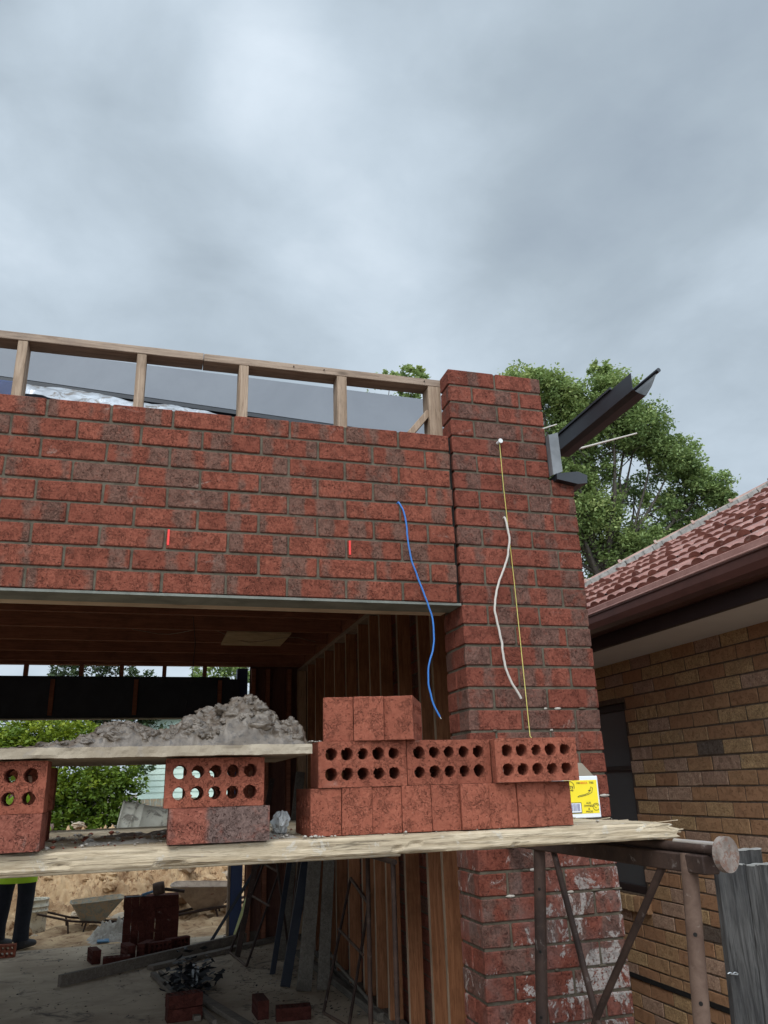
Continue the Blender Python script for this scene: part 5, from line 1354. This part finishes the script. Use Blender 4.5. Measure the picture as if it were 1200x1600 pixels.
# shrubs behind the garage
tree('shrub', 'bright yellow green bushy tree left behind the sand heap', (-3.3, 13.6, 0), [(-4.2,14,2.5,.75),(-3.4,13.8,2.65,.7,1,.1),(-2.6,13.7,2.6,.7,1,.15),(-3.0,13.3,1.7,.8),(-3.9,13.5,1.6,.8),(-4.9,13.6,2.2,.8)], .12, .10, LEAF_Y, 6500, cat='bush', tone=.55, twigs=False)
tree('shrub', 'dense green bush seen between the plank and the mortar board', (-2.0, 13.2, 0), [(-2.2,13.2,1.75,.62,1,.1),(-1.65,13.2,1.8,.5,1,.1),(-2.5,13.1,1.25,.6),(-1.75,13.1,1.2,.55),(-2.1,13.0,.8,.6)], .10, .09, LEAF_Y, 7500, cat='bush', tone=.35, twigs=False)
tree('tree', 'grey green gum like tree beyond the black beam, left of centre', (-2.4, 18.5, 0), [(-3.3,18.4,4.55,.55,.8),(-2.7,18.4,4.85,.6,.8),(-2.1,18.2,4.7,.5,.8),(-1.5,18.2,4.3,.45,.8),(-2.3,18.4,3.7,.9),(-1.35,18.0,3.3,.55,.8),(-1.45,17.2,2.4,.5,.8),(-3.2,18.5,3.6,.9)], .16, .10, LEAF_D, 4200, tone=.5, fork=(-2.4,18.4,2.6))
tree('tree', 'green tree showing through the right end of the gap over the black beam', (.5, 18.6, 0), [(-.05,18.3,4.45,.42,.8),(.45,18.3,4.8,.5,.8),(.95,18.3,4.6,.5),(.4,18.3,4.0,.7),(1.2,18.5,5.2,.6)], .14, .11, LEAF, 4200, tone=.5, fork=(.5,18.5,2.8))
tree('tree', 'thin leaved tree at the far left beyond the black beam', (-5.6, 18.8, 0), [(-5.3,18.4,4.5,.5,.6),(-5.8,18.4,4.9,.6,.6),(-5.6,18.6,3.8,.9),(-5.4,18.4,3.0,.9)], .14, .11, LEAF_D, 3800, tone=.4, fork=(-5.6,18.6,2.8))

# ------------------------------------------------------------------ the person
def person(loc, rz):
    t_ = thing('person', 'person in black trousers and hi vis yellow top standing on the slab edge', 'person', loc)
    M = Matrix.Translation(loc) @ Matrix.Rotation(rz, 4, 'Z')
    # joints: pelvis root, spine, head, arms, legs (front of the body is -y)
    J = [((0,0,.95),.125),((0,.0,1.10),.118),((0,.01,1.28),.135),((0,.01,1.43),.11),((0,-.005,1.51),.052),((0,-.02,1.60),.075),((0,-.025,1.69),.088),((0,-.02,1.75),.065)]
    E = [(0,1),(1,2),(2,3),(3,4),(4,5),(5,6),(6,7)]
    def chain(par, pts):
        for p, r_ in pts:
            J.append((p, r_)); E.append((par, len(J)-1)); par = len(J)-1
        return par
    ends = {}
    for sg in (-1, 1):
        chain(0, [((sg*.095,0,.86),.095),((sg*.13,-.015,.50),.062),((sg*.135,.01,.28),.055),((sg*.14,.02,.09),.042),((sg*.145,-.07,.045),.038),((sg*.15,-.16,.035),.030)])
        e_ = chain(3, [((sg*.17,.01,1.42),.065),((sg*.225,.03,1.18),.045),((sg*.20,-.16,1.10),.036),((sg*.16,-.245,1.12),.024)])
        c = Vector((sg*.15,-.275,1.125))
        J.append((tuple(c), .030)); E.append((e_, len(J)-1)); pal = len(J)-1
        for f in range(4):   # four fingers, curled
            o_ = (f-1.5)*.019; L_ = (.9, 1.0, .95, .78)[f]
            chain(pal, [((c.x-sg*.01, c.y-.045*L_, c.z-o_),.0095),((c.x-sg*.022, c.y-.070*L_, c.z-o_-.006),.0085),((c.x-sg*.042, c.y-.072*L_, c.z-o_-.010),.0075)])
        chain(pal, [((c.x-sg*.028,c.y-.012,c.z+.030),.011),((c.x-sg*.042,c.y-.040,c.z+.034),.009)])
    me = bpy.data.meshes.new('body'); me.from_pydata([tuple(M @ Vector(p)) for p, _ in J], E, []); me.materials.append(SKIN)
    o = bpy.data.objects.new('body', me); C.objects.link(o); o.parent = t_; o.matrix_parent_inverse = parent_inv(t_)
    md = o.modifiers.new('skin', 'SKIN'); 
    if not me.skin_vertices: me.skin_vertices.new()
    sv = me.skin_vertices[0].data
    for i, (_, r_) in enumerate(J): sv[i].radius = (r_, r_*(.72 if i in (0,1,2,3) else 1.0)); sv[i].use_root = (i == 0)
    o.modifiers.new('sub', 'SUBSURF').levels = 1; o.modifiers['sub'].render_levels = 1
    # clothes: lofted sleeves round the same joints
    def loft(name, secs, mt, n=20, cap=False):
        V = []; F = []
        for (c, rx, ry, tl) in secs:
            for k in range(n):
                a = 2*math.pi*k/n; w_ = 1+.045*fbm(c[2]*9, math.cos(a)*1.5, math.sin(a)*1.5, 3); V.append(M @ Vector((c[0]+math.cos(a)*rx*w_, c[1]+math.sin(a)*ry*w_, c[2]+tl*math.cos(a))))
        for i in range(len(secs)-1):
            for k in range(n): a = i*n+k; d = i*n+(k+1) % n; F.append((a, d, d+n, a+n))
        mb_ = MB(); mb_.add(V, F, mt, .5, smooth=True); return mb_
    tz = loft('t', [((0,0,1.0),.172,.128,0),((0,0,.98),.182,.135,0),((0,0,.90),.188,.138,0),((0,0,.84),.186,.130,0)], TROUSER)
    for sg in (-1, 1):
        q_ = loft('t', [((sg*.085,0,.90),.106,.118,0),((sg*.105,-.003,.76),.098,.108,0),((sg*.122,-.012,.60),.086,.094,0),((sg*.13,-.012,.50),.080,.088,0),((sg*.133,.0,.36),.074,.083,0),((sg*.138,.014,.22),.070,.078,0),((sg*.14,.018,.12),.072,.084,0),((sg*.14,.018,.085),.074,.086,0)], TROUSER)
        o0 = len(tz.v); tz.v += q_.v; tz.r += q_.r; tz.l += q_.l; tz.f += [[a+o0 for a in f] for f in q_.f]; tz.mi += q_.mi; tz.sm += q_.sm
    tz.build('trousers', t_)
    tp = loft('s', [((0,.0,.615),.215,.170,.0),((0,.0,.665),.215,.170,.0),((0,.0,.80),.212,.165,.0),((0,.0,.90),.206,.158,.0),((0,0,1.0),.200,.152,0),((0,0,1.12),.185,.140,0),((0,.005,1.28),.205,.150,0),((0,.01,1.40),.205,.130,0),((0,.005,1.47),.12,.09,0),((0,-.002,1.50),.072,.068,0)], HIVIS, 28)
    for sg in (-1, 1):
        V = MB(); V.tube([M @ Vector(p) for p in ((sg*.13,.01,1.42),(sg*.19,.012,1.38),(sg*.225,.03,1.18),(sg*.215,-.06,1.13),(sg*.20,-.13,1.105))], [.085,.08,.062,.056,.052], HIVIS, 14, caps=False)
        o0 = len(tp.v); tp.v += V.v; tp.r += V.r; tp.l += V.l; tp.f += [[a+o0 for a in f] for f in V.f]; tp.mi += V.mi; tp.sm += V.sm
    tp.build('shirt', t_)
    for sg in (-1, 1):
        b = MB(); V = []; F = []; n = 16
        for (yc, rx, zc, rz_) in ((.085,.02,.05,.03),(.07,.045,.055,.055),(.02,.050,.065,.065),(-.05,.052,.052,.050),(-.12,.052,.040,.038),(-.18,.045,.034,.031),(-.205,.02,.030,.018)):
            for k in range(n):
                a = 2*math.pi*k/n; V.append(M @ Vector((sg*.142+math.cos(a)*rx, yc, max(.0, zc+math.sin(a)*rz_))))
        for i in range(6):
            for k in range(n): a = i*n+k; d = i*n+(k+1) % n; F.append((a, d, d+n, a+n))
        F += [tuple(range(n)), tuple(reversed(range(6*n, 7*n)))]
        b.add(V, F, BOOT, smooth=True); b.tube([M @ Vector((sg*.141,.02,.05)), M @ Vector((sg*.141,.018,.16))], [.056,.06], BOOT, 14); b.build('boot', t_)
    b = MB(); revolve(b, [(0,.105),(.05,.098),(.082,.068),(.096,.025),(.095,-.02),(.088,-.05)], HAIR, M @ Matrix.Translation((0,-.008,1.70)), 20); b.build('hair', t_)
    b = MB(); 
    b.tube([M @ Vector((0,-.108,1.70)), M @ Vector((0,-.128,1.665)), M @ Vector((0,-.108,1.655))], [.008,.014,.010], SKIN, 8)
    b.build('nose', t_)
    for sg in (-1, 1):
        b = MB(); revolve(b, [(0,.009),(.009,.005),(.012,0),(.009,-.005),(0,-.009)], WHITEP, M @ Matrix.Translation((sg*.032,-.104,1.705)) @ Matrix.Rotation(R(90), 4, 'X'), 12); e_ = b.build('eye', t_)
        b = MB(); revolve(b, [(0,.011),(.005,.010),(.006,.006)], BLACKP, M @ Matrix.Translation((sg*.032,-.104,1.705)) @ Matrix.Rotation(R(90), 4, 'X'), 10); b.build('iris', e_)
        b = MB(); b.tube([M @ Vector((sg*.086,-.02,1.725)), M @ Vector((sg*.098,-.005,1.71)), M @ Vector((sg*.092,-.012,1.675))], [.010,.015,.008], SKIN, 8); b.build('ear', t_)
    b = MB(); b.tube([M @ Vector((-.025,-.104,1.632)), M @ Vector((0,-.111,1.630)), M @ Vector((.025,-.104,1.632))], [.003,.007,.003], REDPAINT, 6); b.build('mouth', t_)
person((-2.46, 6.60, SL), R(150))
